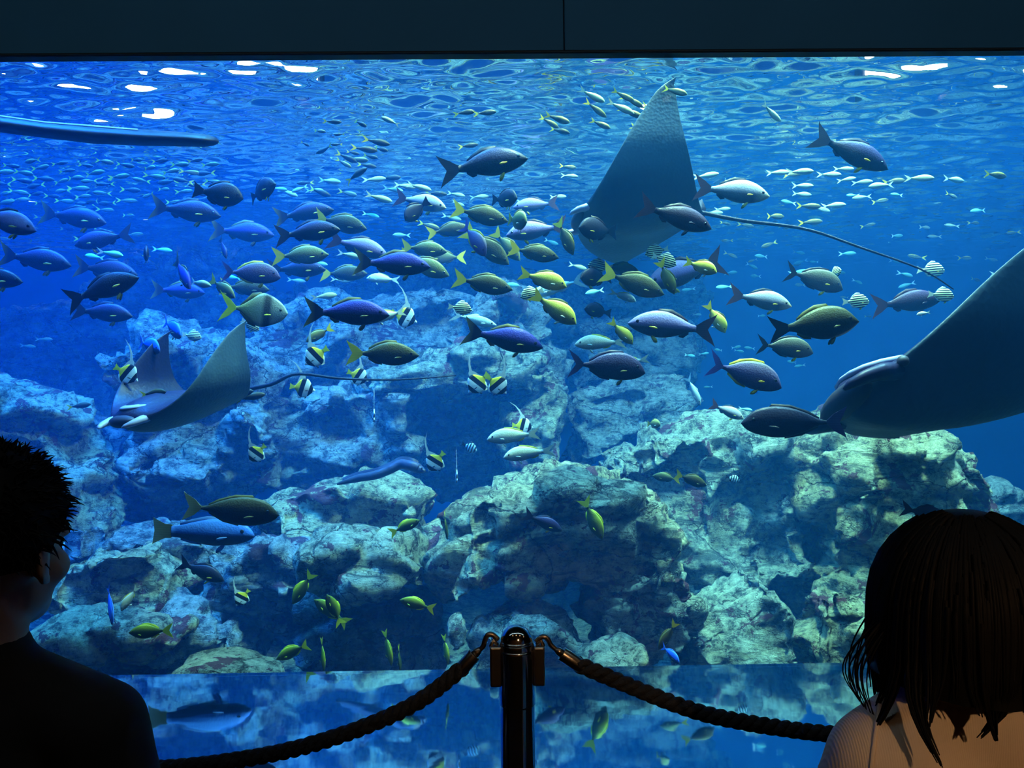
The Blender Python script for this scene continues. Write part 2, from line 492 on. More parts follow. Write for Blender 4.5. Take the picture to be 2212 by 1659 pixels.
RM = {
    'pale': rock_material('pale_reef_rock', (0.42, 0.44, 0.32), (0.075, 0.09, 0.08), (0.13, 0.035, 0.07), 1.0, 0.0),
    'warm': rock_material('warm_reef_rock', (0.52, 0.47, 0.27), (0.10, 0.095, 0.06), (0.15, 0.035, 0.06), 1.0, 2.0),
    'blue': rock_material('grey_reef_rock', (0.34, 0.38, 0.37), (0.065, 0.085, 0.10), (0.09, 0.04, 0.09), 1.1, 4.0),
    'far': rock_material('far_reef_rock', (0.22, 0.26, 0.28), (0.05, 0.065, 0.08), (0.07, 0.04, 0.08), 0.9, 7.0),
}
ROCKS = [
 # label, material, distance, thickness, amp, outline
 ('broad slab forming the flat reef top behind the hovering fish', 'blue', 7.0, 1.6, 0.07,
  [(560,720),(640,665),(830,628),(1000,602),(1110,622),(1175,660),(1212,720),(1222,830),(1215,1010),(1180,1075),(900,1075),(560,1040),(520,860)]),
 ('tall reef shoulder with a dark hollow under its brow', 'blue', 6.3, 0.8, 0.06,
  [(560,900),(640,850),(800,835),(900,850),(915,1040),(760,1075),(580,1075)]),
 ('pillar rock between the dark hollow and the deep gap', 'pale', 6.4, 0.8, 0.06,
  [(1080,860),(1195,800),(1212,900),(1200,1030),(1110,1060),(1075,980)]),
 ('overhanging brow of rock above the dark hollow', 'pale', 6.2, 0.6, 0.06,
  [(760,820),(880,760),(1080,740),(1200,770),(1212,840),(1090,870),(930,850),(800,860)]),
 ('sloping blue-lit rock face behind the small manta ray', 'blue', 6.0, 1.2, 0.07,
  [(200,760),(330,700),(520,770),(610,850),(640,1000),(590,1080),(430,1120),(330,1140),(250,1060),(290,950)]),
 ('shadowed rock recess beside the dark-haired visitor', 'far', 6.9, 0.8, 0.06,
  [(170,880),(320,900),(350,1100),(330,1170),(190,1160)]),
 ('jagged boulder right behind the short-haired visitor', 'pale', 5.4, 1.0, 0.06,
  [(-160,860),(0,835),(150,875),(168,960),(205,1000),(203,1040),(175,1060),(205,1110),(228,1150),(150,1200),(-160,1200)]),
 ('ridge of striped rock sloping under the large blue fish', 'blue', 5.1, 0.9, 0.05,
  [(60,1195),(230,1140),(330,1140),(480,1150),(560,1200),(480,1260),(140,1260)]),
 ('long low ledge of pale rock with maroon crust beneath the eel', 'warm', 5.3, 0.9, 0.05,
  [(505,1090),(600,1050),(740,1032),(860,1045),(925,1075),(935,1180),(880,1210),(700,1190),(600,1200),(540,1150)]),
 ('cracked boulder below the olive unicornfish', 'blue', 5.0, 0.8, 0.05,
  [(440,1180),(570,1140),(660,1170),(690,1260),(640,1400),(500,1420),(400,1300)]),
 ('flat-topped boulder with maroon crusted crown', 'pale', 4.6, 0.8, 0.045,
  [(655,1200),(700,1172),(780,1162),(900,1180),(945,1215),(925,1280),(830,1270),(760,1290),(690,1275),(655,1250)]),
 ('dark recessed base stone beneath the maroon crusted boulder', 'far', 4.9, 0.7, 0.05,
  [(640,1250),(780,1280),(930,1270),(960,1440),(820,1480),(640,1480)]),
 ('huge central boulder with bright yellowish crown', 'warm', 4.75, 1.3, 0.055,
  [(918,1110),(960,1070),(1010,1045),(1120,1028),(1250,1030),(1380,1042),(1450,1065),(1485,1160),(1500,1250),(1492,1300),(1440,1340),(1330,1300),(1290,1235),(1200,1270),(1110,1245),(1030,1240),(950,1290),(925,1240)]),
 ('rounded buttress at the foot of the central boulder', 'pale', 4.6, 0.9, 0.05,
  [(1330,1225),(1440,1210),(1500,1290),(1490,1380),(1420,1440),(1300,1450),(1270,1370),(1300,1280)]),
 ('leaning pale stone under the arch of the central boulder', 'pale', 4.45, 0.6, 0.04,
  [(1030,1345),(1120,1295),(1210,1330),(1290,1380),(1300,1470),(980,1480),(1000,1410)]),
 ('small bright stone beside the rope post', 'pale', 4.3, 0.35, 0.03,
  [(942,1372),(965,1335),(992,1322),(1020,1345),(1022,1390),(985,1420),(950,1400)]),
 ('striped low stone lying against the sill behind the right rope', 'warm', 4.0, 0.5, 0.03,
  [(1240,1420),(1300,1390),(1350,1378),(1395,1400),(1400,1470),(1230,1480)]),
 ('back rock block standing across the deep gap', 'blue', 7.4, 1.0, 0.06,
  [(1216,840),(1330,800),(1500,790),(1530,860),(1515,920),(1400,950),(1300,970),(1250,1040),(1216,1040)]),
 ('upper back rock hung with hollows behind the violet fish', 'far', 8.2, 1.0, 0.07,
  [(1230,690),(1380,700),(1500,690),(1512,760),(1500,830),(1390,830),(1230,850)]),
 ('flat-fronted block with a long sloping top under the dark unicornfish', 'pale', 5.7, 1.3, 0.05,
  [(1285,985),(1400,950),(1500,925),(1590,905),(1670,925),(1722,975),(1735,1100),(1738,1240),(1640,1265),(1500,1300),(1430,1200),(1330,1060)]),
 ('squat wedge block with a sharp corner above the sill', 'pale', 4.8, 0.9, 0.045,
  [(1470,1350),(1540,1300),(1660,1235),(1700,1290),(1738,1420),(1735,1470),(1600,1480),(1450,1480)]),
 ('great pale boulder rising behind the bob-haired visitor', 'warm', 5.4, 1.6, 0.06,
  [(1738,985),(1790,925),(1860,888),(1960,880),(2040,920),(2110,980),(2148,1060),(2150,1200),(2140,1330),(1980,1440),(1760,1450),(1742,1250)]),
 ('blue-lit rock at the far edge beyond the great boulder', 'blue', 6.4, 1.2, 0.06,
  [(2110,1040),(2212,1060),(2360,1080),(2380,1340),(2200,1400),(2120,1280)]),
 ('layered yellowish stone low beside the bob-haired visitor', 'warm', 4.7, 0.7, 0.045,
  [(1745,1310),(1800,1270),(1900,1290),(2000,1340),(2020,1480),(1760,1480)]),
 ('tilted boulder with maroon streaks beside the short-haired visitor', 'warm', 4.7, 0.8, 0.045,
  [(110,1210),(200,1180),(330,1172),(400,1225),(395,1330),(300,1370),(180,1345),(100,1300)]),
 ('flat mossy slab touching the short-haired visitor', 'warm', 4.2, 0.5, 0.035,
  [(60,1370),(150,1340),(260,1335),(380,1350),(395,1385),(300,1430),(150,1440),(60,1430)]),
 ('grey block supporting the mossy slab', 'blue', 4.5, 0.7, 0.04,
  [(60,1390),(250,1385),(390,1380),(400,1480),(60,1500)]),
 ('heap-shaped cracked rock at the reef foot', 'blue', 4.7, 0.8, 0.06,
  [(370,1320),(440,1300),(500,1330),(525,1400),(520,1470),(360,1480)]),
 ('low flat pale stone just behind the sill', 'pale', 3.55, 0.35, 0.02,
  [(352,1462),(380,1440),(450,1427),(540,1432),(600,1452),(600,1490),(350,1490)]),
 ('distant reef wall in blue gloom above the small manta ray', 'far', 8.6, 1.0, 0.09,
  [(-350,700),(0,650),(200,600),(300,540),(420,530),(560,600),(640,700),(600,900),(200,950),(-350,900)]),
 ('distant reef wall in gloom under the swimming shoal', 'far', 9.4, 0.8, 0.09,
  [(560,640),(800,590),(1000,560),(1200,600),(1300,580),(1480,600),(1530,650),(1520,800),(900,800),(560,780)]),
]
for k, (lab, mk, d, th, amp, poly) in enumerate(ROCKS):
    me, base = rock_mesh('rock', poly, d, th, 0.030 if d < 6 else 0.042, amp * 1.5, seed=k + 1)
    o = link('rock', me, None, RM[mk], base)
    tag(o, lab, 'rock', 'reef rocks in the tank')
# ------------------------------------------------------------------ fish: meshes
def smooth_interp(xs, ys, x):
    """cubic through control points (monotone-ish Catmull-Rom)"""
    n = len(xs)
    if x <= xs[0]: return ys[0]
    if x >= xs[-1]: return ys[-1]
    for i in range(n - 1):
        if x <= xs[i + 1]:
            break
    h = xs[i + 1] - xs[i]
    t = (x - xs[i]) / h
    def slope(k):
        if k == 0: return (ys[1] - ys[0]) / (xs[1] - xs[0])
        if k == n - 1: return (ys[-1] - ys[-2]) / (xs[-1] - xs[-2])
        return (ys[k + 1] - ys[k - 1]) / (xs[k + 1] - xs[k - 1])
    m0, m1 = slope(i) * h, slope(i + 1) * h
    return ((2*t**3 - 3*t**2 + 1) * ys[i] + (t**3 - 2*t**2 + t) * m0 + (-2*t**3 + 3*t**2) * ys[i + 1] + (t**3 - t**2) * m1)

def bend_pt(v, b):
    x, y, z = v
    k = (0.25 - x)
    off = b * (0.30 * k * abs(k) if x < 0.25 else 0.10 * k * k * 2)
    return (x, y + off, z)

def fin_mesh(name, pts, bend, th=0.005, y0=0.0, cols=None):
    """a thin fin with a rounded rim from its outline in the x-z plane (or full 3d points)"""
    P3 = [(p[0], y0 if len(p) == 2 else p[1], p[-1]) for p in pts]
    n = len(P3)
    c = [sum(p[k] for p in P3) / n for k in range(3)]
    vs = []
    for s in (1, -1):
        for p in P3:
            vs.append(bend_pt((p[0], p[1] + s * th * 0.35, p[2]), bend))
        vs.append(bend_pt((c[0], c[1] + s * th, c[2]), bend))
    fs = []
    for i in range(n):
        j = (i + 1) % n
        fs.append((i, j, n))
        fs.append((n + 1 + j, n + 1 + i, 2 * n + 1))
        fs.append((j, i, n + 1 + i, n + 1 + j))
    return mesh_from(name, vs, fs, True)

def leaf(ax, ay, az, dx, dy, dz, length, width):
    """outline of a leaf-shaped paired fin from its root in a direction"""
    d = Vector((dx, dy, dz)).normalized()
    s = d.cross(Vector((0, 1, 0)))
    s = s.normalized() if s.length > .05 else Vector((0, 0, 1))
    out = []
    for u, w in ((0, .25), (.35, .8), (.75, 1.0), (1.0, .55), (.92, -.1), (.6, -.65), (.25, -.45), (0, -.25)):
        p = Vector((ax, ay, az)) + d * (u * length) + s * (w * width * .5)
        out.append((p.x, p.y, p.z))
    return out

SPECIES = {
 # real length, s-control: nose..peduncle (s, top, bottom), half width, tail spec, fins
 'snapper': dict(L=.40, s=[0,.06,.18,.36,.55,.75,.9,1], top=[.000,.050,.115,.165,.165,.112,.055,.036], bot=[-.012,-.050,-.095,-.130,-.132,-.092,-.048,-.034], w=.072,
    tail=dict(fork=.42, h=.19, x=-.27, l=.23), dorsal=[(.16,.02),(.02,.045),(-.10,.035),(-.17,.02)], anal=[(-.08,.015),(-.13,.045),(-.19,.02)], pelvic=True),
 'olive': dict(L=.32, s=[0,.06,.18,.36,.55,.75,.9,1], top=[.005,.045,.110,.165,.170,.120,.050,.026], bot=[-.012,-.050,-.105,-.150,-.150,-.105,-.045,-.026], w=.062,
    tail=dict(fork=.38, h=.18, x=-.27, l=.23), dorsal=[(.18,.02),(.05,.035),(-.10,.04),(-.19,.03)], anal=[(.0,.015),(-.10,.035),(-.19,.03)], pelvic=False),
 'bream': dict(L=.26, s=[0,.06,.18,.36,.55,.75,.9,1], top=[.000,.060,.150,.200,.190,.130,.060,.040], bot=[-.020,-.060,-.120,-.165,-.165,-.115,-.055,-.038], w=.082,
    tail=dict(fork=.40, h=.16, x=-.28, l=.22), dorsal=[(.16,.025),(.03,.045),(-.10,.04),(-.18,.025)], anal=[(-.04,.015),(-.12,.04),(-.19,.025)], pelvic=True),
 'round': dict(L=.26, s=[0,.06,.18,.36,.55,.75,.9,1], top=[.010,.090,.190,.250,.240,.170,.080,.045], bot=[-.020,-.080,-.160,-.220,-.220,-.155,-.070,-.042], w=.085,
    tail=dict(fork=.15, h=.17, x=-.28, l=.20), dorsal=[(.18,.03),(.02,.05),(-.12,.06),(-.20,.04)], anal=[(.0,.02),(-.10,.05),(-.19,.04)], pelvic=True),
 'surgeon': dict(L=.38, s=[0,.05,.15,.34,.55,.75,.9,1], top=[-.035,.035,.120,.185,.180,.125,.045,.024], bot=[-.062,-.095,-.135,-.165,-.160,-.110,-.040,-.022], w=.062,
    tail=dict(fork=.55, h=.19, x=-.28, l=.20), dorsal=[(.20,.02),(.05,.035),(-.10,.04),(-.21,.03)], anal=[(.06,.015),(-.06,.035),(-.20,.03)], pelvic=True),
 'unicorn': dict(L=.50, s=[0,.05,.15,.34,.55,.75,.9,1], top=[.000,.045,.110,.150,.140,.092,.034,.018], bot=[-.020,-.065,-.105,-.142,-.138,-.090,-.034,-.018], w=.055,
    tail=dict(fork=.35, h=.15, x=-.29, l=.19), dorsal=[(.22,.02),(.05,.025),(-.12,.025),(-.22,.015)], anal=[(.10,.01),(-.06,.022),(-.21,.015)], pelvic=False),
 'mono': dict(L=.36, s=[0,.05,.15,.34,.52,.72,.9,1], top=[.010,.070,.150,.235,.260,.150,.050,.026], bot=[-.020,-.080,-.150,-.215,-.245,-.145,-.048,-.026], w=.055,
    tail=dict(fork=.55, h=.24, x=-.26, l=.26), dorsal=[(.08,.02),(-.04,.09),(-.12,.05),(-.20,.02)], anal=[(.05,.02),(-.06,.08),(-.12,.05),(-.20,.02)], pelvic=False),
 'pale': dict(L=.30, s=[0,.06,.18,.36,.55,.75,.9,1], top=[.000,.055,.120,.165,.150,.100,.050,.034], bot=[-.030,-.065,-.100,-.125,-.120,-.085,-.045,-.032], w=.070,
    tail=dict(fork=.50, h=.13, x=-.28, l=.22), dorsal=[(.16,.02),(.02,.03),(-.10,.03),(-.18,.02)], anal=[(-.04,.012),(-.12,.03),(-.19,.02)], pelvic=True),
 'jack': dict(L=.34, s=[0,.06,.18,.36,.55,.75,.9,1], top=[.000,.035,.075,.105,.100,.065,.028,.018], bot=[-.010,-.040,-.075,-.100,-.095,-.065,-.028,-.018], w=.055,
    tail=dict(fork=.62, h=.17, x=-.27, l=.23), dorsal=[(.10,.02),(.04,.04),(-.08,.02),(-.20,.012)], anal=[(-.02,.015),(-.08,.035),(-.20,.012)], pelvic=False),
 'school': dict(L=.15, s=[0,.08,.2,.4,.6,.8,1], top=[.000,.062,.105,.130,.115,.066,.028], bot=[-.008,-.055,-.095,-.120,-.106,-.060,-.026], w=.066,
    tail=dict(fork=.6, h=.15, x=-.27, l=.23), dorsal=None, anal=None, pelvic=False),
 'stripey': dict(L=.14, s=[0,.06,.18,.36,.55,.75,.9,1], top=[.000,.090,.200,.290,.290,.200,.080,.050], bot=[-.020,-.080,-.160,-.220,-.220,-.160,-.070,-.045], w=.080,
    tail=dict(fork=.25, h=.14, x=-.28, l=.20), dorsal=[(.14,.03),(.02,.07),(-.12,.06),(-.20,.03)], anal=[(.0,.02),(-.10,.06),(-.19,.03)], pelvic=True),
 'idol': dict(L=.17, s=[0,.07,.18,.34,.55,.75,.9,1], top=[-.020,.030,.150,.330,.380,.300,.120,.050], bot=[-.050,-.080,-.170,-.300,-.350,-.290,-.120,-.048], w=.050,
    tail=dict(fork=.10, h=.13, x=-.28, l=.18), dorsal='filament', anal=[(.04,.02),(-.08,.10),(-.20,.05)], pelvic=True),
 'parrot': dict(L=.55, s=[0,.05,.16,.36,.55,.75,.9,1], top=[-.005,.055,.110,.135,.130,.095,.062,.055], bot=[-.030,-.060,-.095,-.120,-.120,-.085,-.058,-.052], w=.075,
    tail=dict(fork=.10, h=.13, x=-.29, l=.18), dorsal=[(.20,.015),(.05,.03),(-.10,.03),(-.21,.02)], anal=[(.0,.012),(-.10,.025),(-.20,.02)], pelvic=True),
}

def body_xz(sp):
    q = SPECIES[sp]
    xt = q['tail']['x']
    def f(s):
        return 0.5 + (xt - 0.5) * s, smooth_interp(q['s'], q['top'], s), smooth_interp(q['s'], q['bot'], s)
    return f

MESHES = {}
def fish_parts(sp, bend):
    key = (sp, bend)
    if key in MESHES:
        return MESHES[key]
    q = SPECIES[sp]
    f = body_xz(sp)
    small = sp == 'school'
    N, Mv = (9, 8) if small else (17, 14)
    vs, fs = [], []
    for i in range(N):
        s = i / (N - 1)
        s = s ** 1.25 if s < .999 else 1.0
        x, tp, bt = f(s)
        mid, hh = (tp + bt) / 2, max((tp - bt) / 2, 0.006)
        wd = q['w'] * (math.sin(math.pi * min(1, s * 1.02 + .02)) ** 0.55 if s < .55 else (math.sin(math.pi * min(1, .55 * 1.02 + .02)) ** .55) * (1 - (s - .55) / .45) ** 0.9 + 0.012 / q['w'] * ((s - .55) / .45))
        wd = max(wd, 0.007)
        for k in range(Mv):
            a = 2 * math.pi * k / Mv
            ca, sa = math.cos(a), math.sin(a)
            yy = wd * math.copysign(abs(ca) ** 0.85, ca) * (1 - 0.18 * abs(sa))
            vs.append(bend_pt((x, yy, mid + hh * sa), bend))
    for i in range(N - 1):
        for k in range(Mv):
            a, b = i * Mv + k, i * Mv + (k + 1) % Mv
            fs.append((a, a + Mv, b + Mv, b))
    vs.append(bend_pt((0.508, 0, sum(f(0)[1:]) / 2), bend))
    nose = len(vs) - 1
    for k in range(Mv):
        fs.append((nose, k, (k + 1) % Mv))
    fs.append(tuple((N - 1) * Mv + k for k in range(Mv)))
    out = {'body': [mesh_from(sp + '_body', vs, fs)]}
    # tail
    t = q['tail']
    _, tp, bt = f(1.0)
    x0, x1 = t['x'] + .02, t['x'] - t['l']
    notch = x1 + t['l'] * t['fork']
    cz = (tp + bt) / 2
    pts = [(x0, tp * .9), (x0 - .03, tp * 1.25), (x0 - t['l'] * .45, cz + t['h'] * .52), (x1 + .03, cz + t['h'] * .86), (x1, cz + t['h']),
           (x1 + t['l'] * t['fork'] * .45, cz + t['h'] * .5), (notch, cz),
           (x1 + t['l'] * t['fork'] * .45, cz - t['h'] * .5), (x1, cz - t['h']), (x1 + .03, cz - t['h'] * .86), (x0 - t['l'] * .45, cz - t['h'] * .52), (x0 - .03, bt * 1.25), (x0, bt * .9)]
    # split so that the fork keeps its notch: fan centre sits at the root
    n = len(pts)
    vs, fs = [], []
    for s_ in (1, -1):
        for p in pts:
            th = .004 if p[0] > x0 - .05 else .0016
            vs.append(bend_pt((p[0], s_ * th, p[1]), bend))
    for a, b, c_ in ((0, 1, 12), (1, 11, 12), (1, 6, 11), (1, 2, 6), (2, 5, 6), (2, 3, 5), (3, 4, 5), (6, 10, 11), (6, 7, 10), (7, 9, 10), (7, 8, 9)):
        fs.append((a, b, c_))
        fs.append((c_ + n, b + n, a + n))
    for i in range(n):
        j = (i + 1) % n
        fs.append((j, i, i + n, j + n))
    out['tail_fin'] = [mesh_from(sp + '_tail', vs, fs, False)]
    def s_of(x):
        return (x - 0.5) / (t['x'] - 0.5)
    if q['dorsal'] == 'filament':
        pr = [(.10, f(s_of(.10))[1] - .01), (.06, f(s_of(.06))[1] + .10), (-.02, .52), (-.16, .72), (-.36, .90), (-.62, 1.02), (-.37, .86), (-.20, .66), (-.10, .46), (-.15, .36), (-.22, f(s_of(-.22))[1] - .01)]
        V, F = [], []
        m = len(pr)
        for s_ in (1, -1):
            for p in pr:
                V.append(bend_pt((p[0], s_ * .004, p[1]), 0))
        for a, b, c_ in ((0, 1, 10), (1, 9, 10), (1, 2, 9), (2, 8, 9), (2, 3, 8), (3, 7, 8), (3, 4, 7), (4, 6, 7), (4, 5, 6)):
            F.append((a, b, c_)); F.append((c_ + m, b + m, a + m))
        for i in range(m):
            j = (i + 1) % m
            F.append((j, i, i + m, j + m))
        out['dorsal_fin'] = [mesh_from(sp + '_dorsal', V, F, False)]
    elif q['dorsal']:
        top = [(x, f(s_of(x))[1] + h) for x, h in q['dorsal']]
        lo = [(x, f(s_of(x))[1] - .012) for x, h in q['dorsal']]
        out['dorsal_fin'] = [fin_mesh(sp + '_dorsal', [(q['dorsal'][0][0] + .03, f(s_of(q['dorsal'][0][0] + .03))[1] - .01)] + top + lo[::-1], bend)]
    if q['anal']:
        top = [(x, f(s_of(x))[2] - h) for x, h in q['anal']]
        lo = [(x, f(s_of(x))[2] + .012) for x, h in q['anal']]
        out['anal_fin'] = [fin_mesh(sp + '_anal', top + lo[::-1], bend)]
    if not small:
        xp, tp, bt = f(.30)
        zc = bt + (tp - bt) * .36
        L_ = .10 if sp != 'idol' else .13
        out['pectoral_fin'] = [fin_mesh(sp + '_pec', leaf(xp, s_ * q['w'] * .93, zc, -1, s_ * .42, -.12, L_, L_ * .34), bend, .004) for s_ in (1, -1)]
        if q['pelvic']:
            xp, tp, bt = f(.36)
            out['pelvic_fin'] = [fin_mesh(sp + '_pel', leaf(xp, s_ * q['w'] * .3, bt + .012, -.75, s_ * .18, -.75, .10, .05), bend, .004) for s_ in (1, -1)]
        xe, tp, bt = f(.13)
        ze = bt + (tp - bt) * .62
        we = q['w'] * (math.sin(math.pi * (.13 * 1.02 + .02)) ** .55)
        es = []
        for s_ in (1, -1):
            bm = bmesh.new()
            bmesh.ops.create_uvsphere(bm, u_segments=8, v_segments=6, radius=.019 if sp not in ('stripey', 'idol') else .028)
            for v in bm.verts:
                v.co = Vector(bend_pt((v.co.x + xe, v.co.y * .5 + s_ * we * .93, v.co.z + ze), bend))
            es.append(bm_to_mesh(bm, sp + '_eye', True))
        out['eye'] = es
    MESHES[key] = out
    return out

# ------------------------------------------------------------------ fish: colours
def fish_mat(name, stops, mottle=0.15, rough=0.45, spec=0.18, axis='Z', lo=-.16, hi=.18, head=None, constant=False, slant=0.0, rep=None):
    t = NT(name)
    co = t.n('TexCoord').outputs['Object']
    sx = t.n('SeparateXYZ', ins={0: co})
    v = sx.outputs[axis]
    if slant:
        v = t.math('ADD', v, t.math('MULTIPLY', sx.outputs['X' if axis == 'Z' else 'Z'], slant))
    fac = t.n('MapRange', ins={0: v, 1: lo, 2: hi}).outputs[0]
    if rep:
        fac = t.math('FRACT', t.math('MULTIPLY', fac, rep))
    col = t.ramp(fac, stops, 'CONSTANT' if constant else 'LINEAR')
    nz = t.n('TexNoise', ins={'Vector': co, 'Scale': 16.0, 'Detail': 4.0})
    col = t.mix(t.math('MULTIPLY', nz.outputs['Fac'], mottle * 2), col, t.mix(0.65, col, (0.0, 0.0, 0.0)))
    if head:
        hx = t.n('MapRange', ins={0: sx.outputs['X'], 1: .28, 2: .5}).outputs[0]
        col = t.mix(hx, col, head)
    sc = t.n('TexVoronoi', ins={'Vector': co, 'Scale': 55.0})
    bp = t.n('Bump', ins={'Strength': 0.12, 'Distance': 0.01, 'Height': sc.outputs['Distance']})
    b = t.n('BsdfPrincipled', ins={'Base Color': col, 'Roughness': rough, 'Specular IOR Level': spec, 'Normal': bp.outputs[0]})
    t.link(b.outputs[0], t.out.inputs[0])
    return t.m

def fin_mat(name, a, b=None, lo=-.5, hi=-.25):
    """translucent fin, colour a at the hem and b at the root"""
    t = NT(name)
    co = t.n('TexCoord').outputs['Object']
    sx = t.n('SeparateXYZ', ins={0: co})
    fac = t.n('MapRange', ins={0: sx.outputs['X'], 1: lo, 2: hi}).outputs[0]
    wv = t.n('TexWave', ins={'Vector': co, 'Scale': 14.0, 'Distortion': 1.0}, bands_direction='Z')
    col = t.mix(fac, a, b if b else a)
    col = t.mix(t.math('MULTIPLY', wv.outputs['Fac'], .3), col, t.mix(.5, col, (0, 0, 0)))
    d = t.n('BsdfPrincipled', ins={'Base Color': col, 'Roughness': 0.5, 'Specular IOR Level': 0.3})
    tr = t.n('BsdfTranslucent', ins={'Color': col})
    mx = t.n('MixShader', ins={0: 0.35, 1: d.outputs[0], 2: tr.outputs[0]})
    t.link(mx.outputs[0], t.out.inputs[0])
    return t.m

K = (0.006, 0.007, 0.012)
FM = {
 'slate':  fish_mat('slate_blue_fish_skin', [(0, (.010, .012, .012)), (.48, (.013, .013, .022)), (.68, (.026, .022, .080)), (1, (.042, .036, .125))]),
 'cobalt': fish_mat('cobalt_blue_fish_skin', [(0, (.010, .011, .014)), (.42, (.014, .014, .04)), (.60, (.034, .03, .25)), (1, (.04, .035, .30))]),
 'lilac':  fish_mat('lilac_grey_fish_skin', [(0, (.03, .035, .05)), (.38, (.05, .045, .09)), (.52, (.18, .14, .34)), (1, (.34, .27, .52))]),  # lilac upper half paints light falling from above
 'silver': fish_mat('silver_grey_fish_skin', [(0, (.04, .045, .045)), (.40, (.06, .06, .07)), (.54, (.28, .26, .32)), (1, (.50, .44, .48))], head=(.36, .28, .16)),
 'dark':   fish_mat('near_black_fish_skin', [(0, (.008, .009, .012)), (.6, (.012, .012, .022)), (1, (.022, .021, .045))]),
 'brown':  fish_mat('dark_red_brown_fish_skin', [(0, (.018, .010, .014)), (.55, (.028, .016, .028)), (1, (.06, .03, .09))]),
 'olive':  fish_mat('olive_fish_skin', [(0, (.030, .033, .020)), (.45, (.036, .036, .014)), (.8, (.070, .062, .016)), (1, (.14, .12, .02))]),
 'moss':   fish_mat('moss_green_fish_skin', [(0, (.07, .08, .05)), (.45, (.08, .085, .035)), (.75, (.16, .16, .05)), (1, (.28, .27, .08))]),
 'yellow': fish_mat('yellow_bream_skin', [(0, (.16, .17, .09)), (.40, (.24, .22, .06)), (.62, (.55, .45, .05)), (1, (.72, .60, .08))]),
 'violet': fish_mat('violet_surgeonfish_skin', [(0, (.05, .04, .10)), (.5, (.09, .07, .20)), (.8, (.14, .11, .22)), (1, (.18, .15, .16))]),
 'plum':   fish_mat('plum_surgeonfish_skin', [(0, (.015, .012, .028)), (.5, (.028, .020, .060)), (1, (.05, .04, .12))]),
 'grey':   fish_mat('olive_grey_surgeonfish_skin', [(0, (.032, .030, .040)), (.5, (.055, .052, .048)), (1, (.15, .14, .09))]),
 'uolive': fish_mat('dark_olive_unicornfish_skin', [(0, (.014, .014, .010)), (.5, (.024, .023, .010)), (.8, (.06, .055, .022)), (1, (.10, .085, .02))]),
 'udark':  fish_mat('dark_purple_unicornfish_skin', [(0, (.010, .009, .020)), (.6, (.013, .011, .030)), (1, (.022, .020, .05))]),
 'mono':   fish_mat('silver_moonfish_skin', [(0, (.20, .22, .05)), (.3, (.26, .28, .12)), (.55, (.30, .32, .24)), (.62, (.06, .06, .05)), (.69, (.06, .06, .05)), (.76, (.28, .30, .26)), (1, (.32, .36, .34))], axis='X', lo=-.35, hi=.5),
 'white':  fish_mat('whitish_fish_skin', [(0, (.16, .19, .20)), (.36, (.34, .37, .34)), (.55, (.60, .60, .48)), (1, (.64, .60, .38))]),
 'cyan':   fish_mat('pale_cyan_fish_skin', [(0, (.26, .42, .50)), (.5, (.50, .70, .76)), (1, (.42, .66, .74))]),
 'stripe': fish_mat('cream_and_black_striped_skin', [(0, K), (.5, (.72, .68, .36))], axis='Z', lo=-.24, hi=.32, constant=True, rep=7.0, slant=-.12, mottle=.05),
 'idol':   fish_mat('black_white_yellow_banded_skin', [(0, (.75, .58, .02)), (.20, (.78, .62, .03)), (.26, K), (.46, K), (.48, (.70, .76, .82)), (.70, (.80, .84, .88)), (.72, K), (.86, K), (.90, (.7, .74, .80))], axis='X', lo=-.28, hi=.5, constant=True, slant=-.18, mottle=.04),
 'sailor': fish_mat('dark_crossbarred_skin', [(0, K), (.45, (.35, .50, .58))], axis='X', lo=-.28, hi=.5, constant=True, rep=5.0, mottle=.05),
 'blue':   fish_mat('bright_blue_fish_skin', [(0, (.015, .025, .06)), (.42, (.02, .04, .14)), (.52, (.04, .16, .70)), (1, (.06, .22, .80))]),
 'school': fish_mat('silver_yellow_shoal_skin', [(0, (.12, .14, .12)), (.4, (.15, .16, .10)), (.6, (.05, .05, .025)), (.8, (.24, .20, .03)), (1, (.09, .08, .02))], lo=-.12, hi=.13),
 'schoolp':fish_mat('pale_shoal_skin', [(0, (.26, .33, .32)), (.5, (.36, .39, .26)), (1, (.36, .34, .09))], lo=-.12, hi=.13),
 'schoold':fish_mat('dark_shoal_skin', [(0, (.022, .025, .026)), (.5, (.02, .02, .014)), (1, (.06, .05, .012))], lo=-.12, hi=.13),
 'chromis':fish_mat('pale_teal_chromis_skin', [(0, (.16, .42, .42)), (1, (.24, .58, .52))], lo=-.12, hi=.13),
 'damsel': fish_mat('green_bodied_snapper_skin', [(0, (.045, .065, .03)), (.5, (.06, .085, .02)), (.8, (.22, .27, .02)), (1, (.42, .46, .02))]),
}
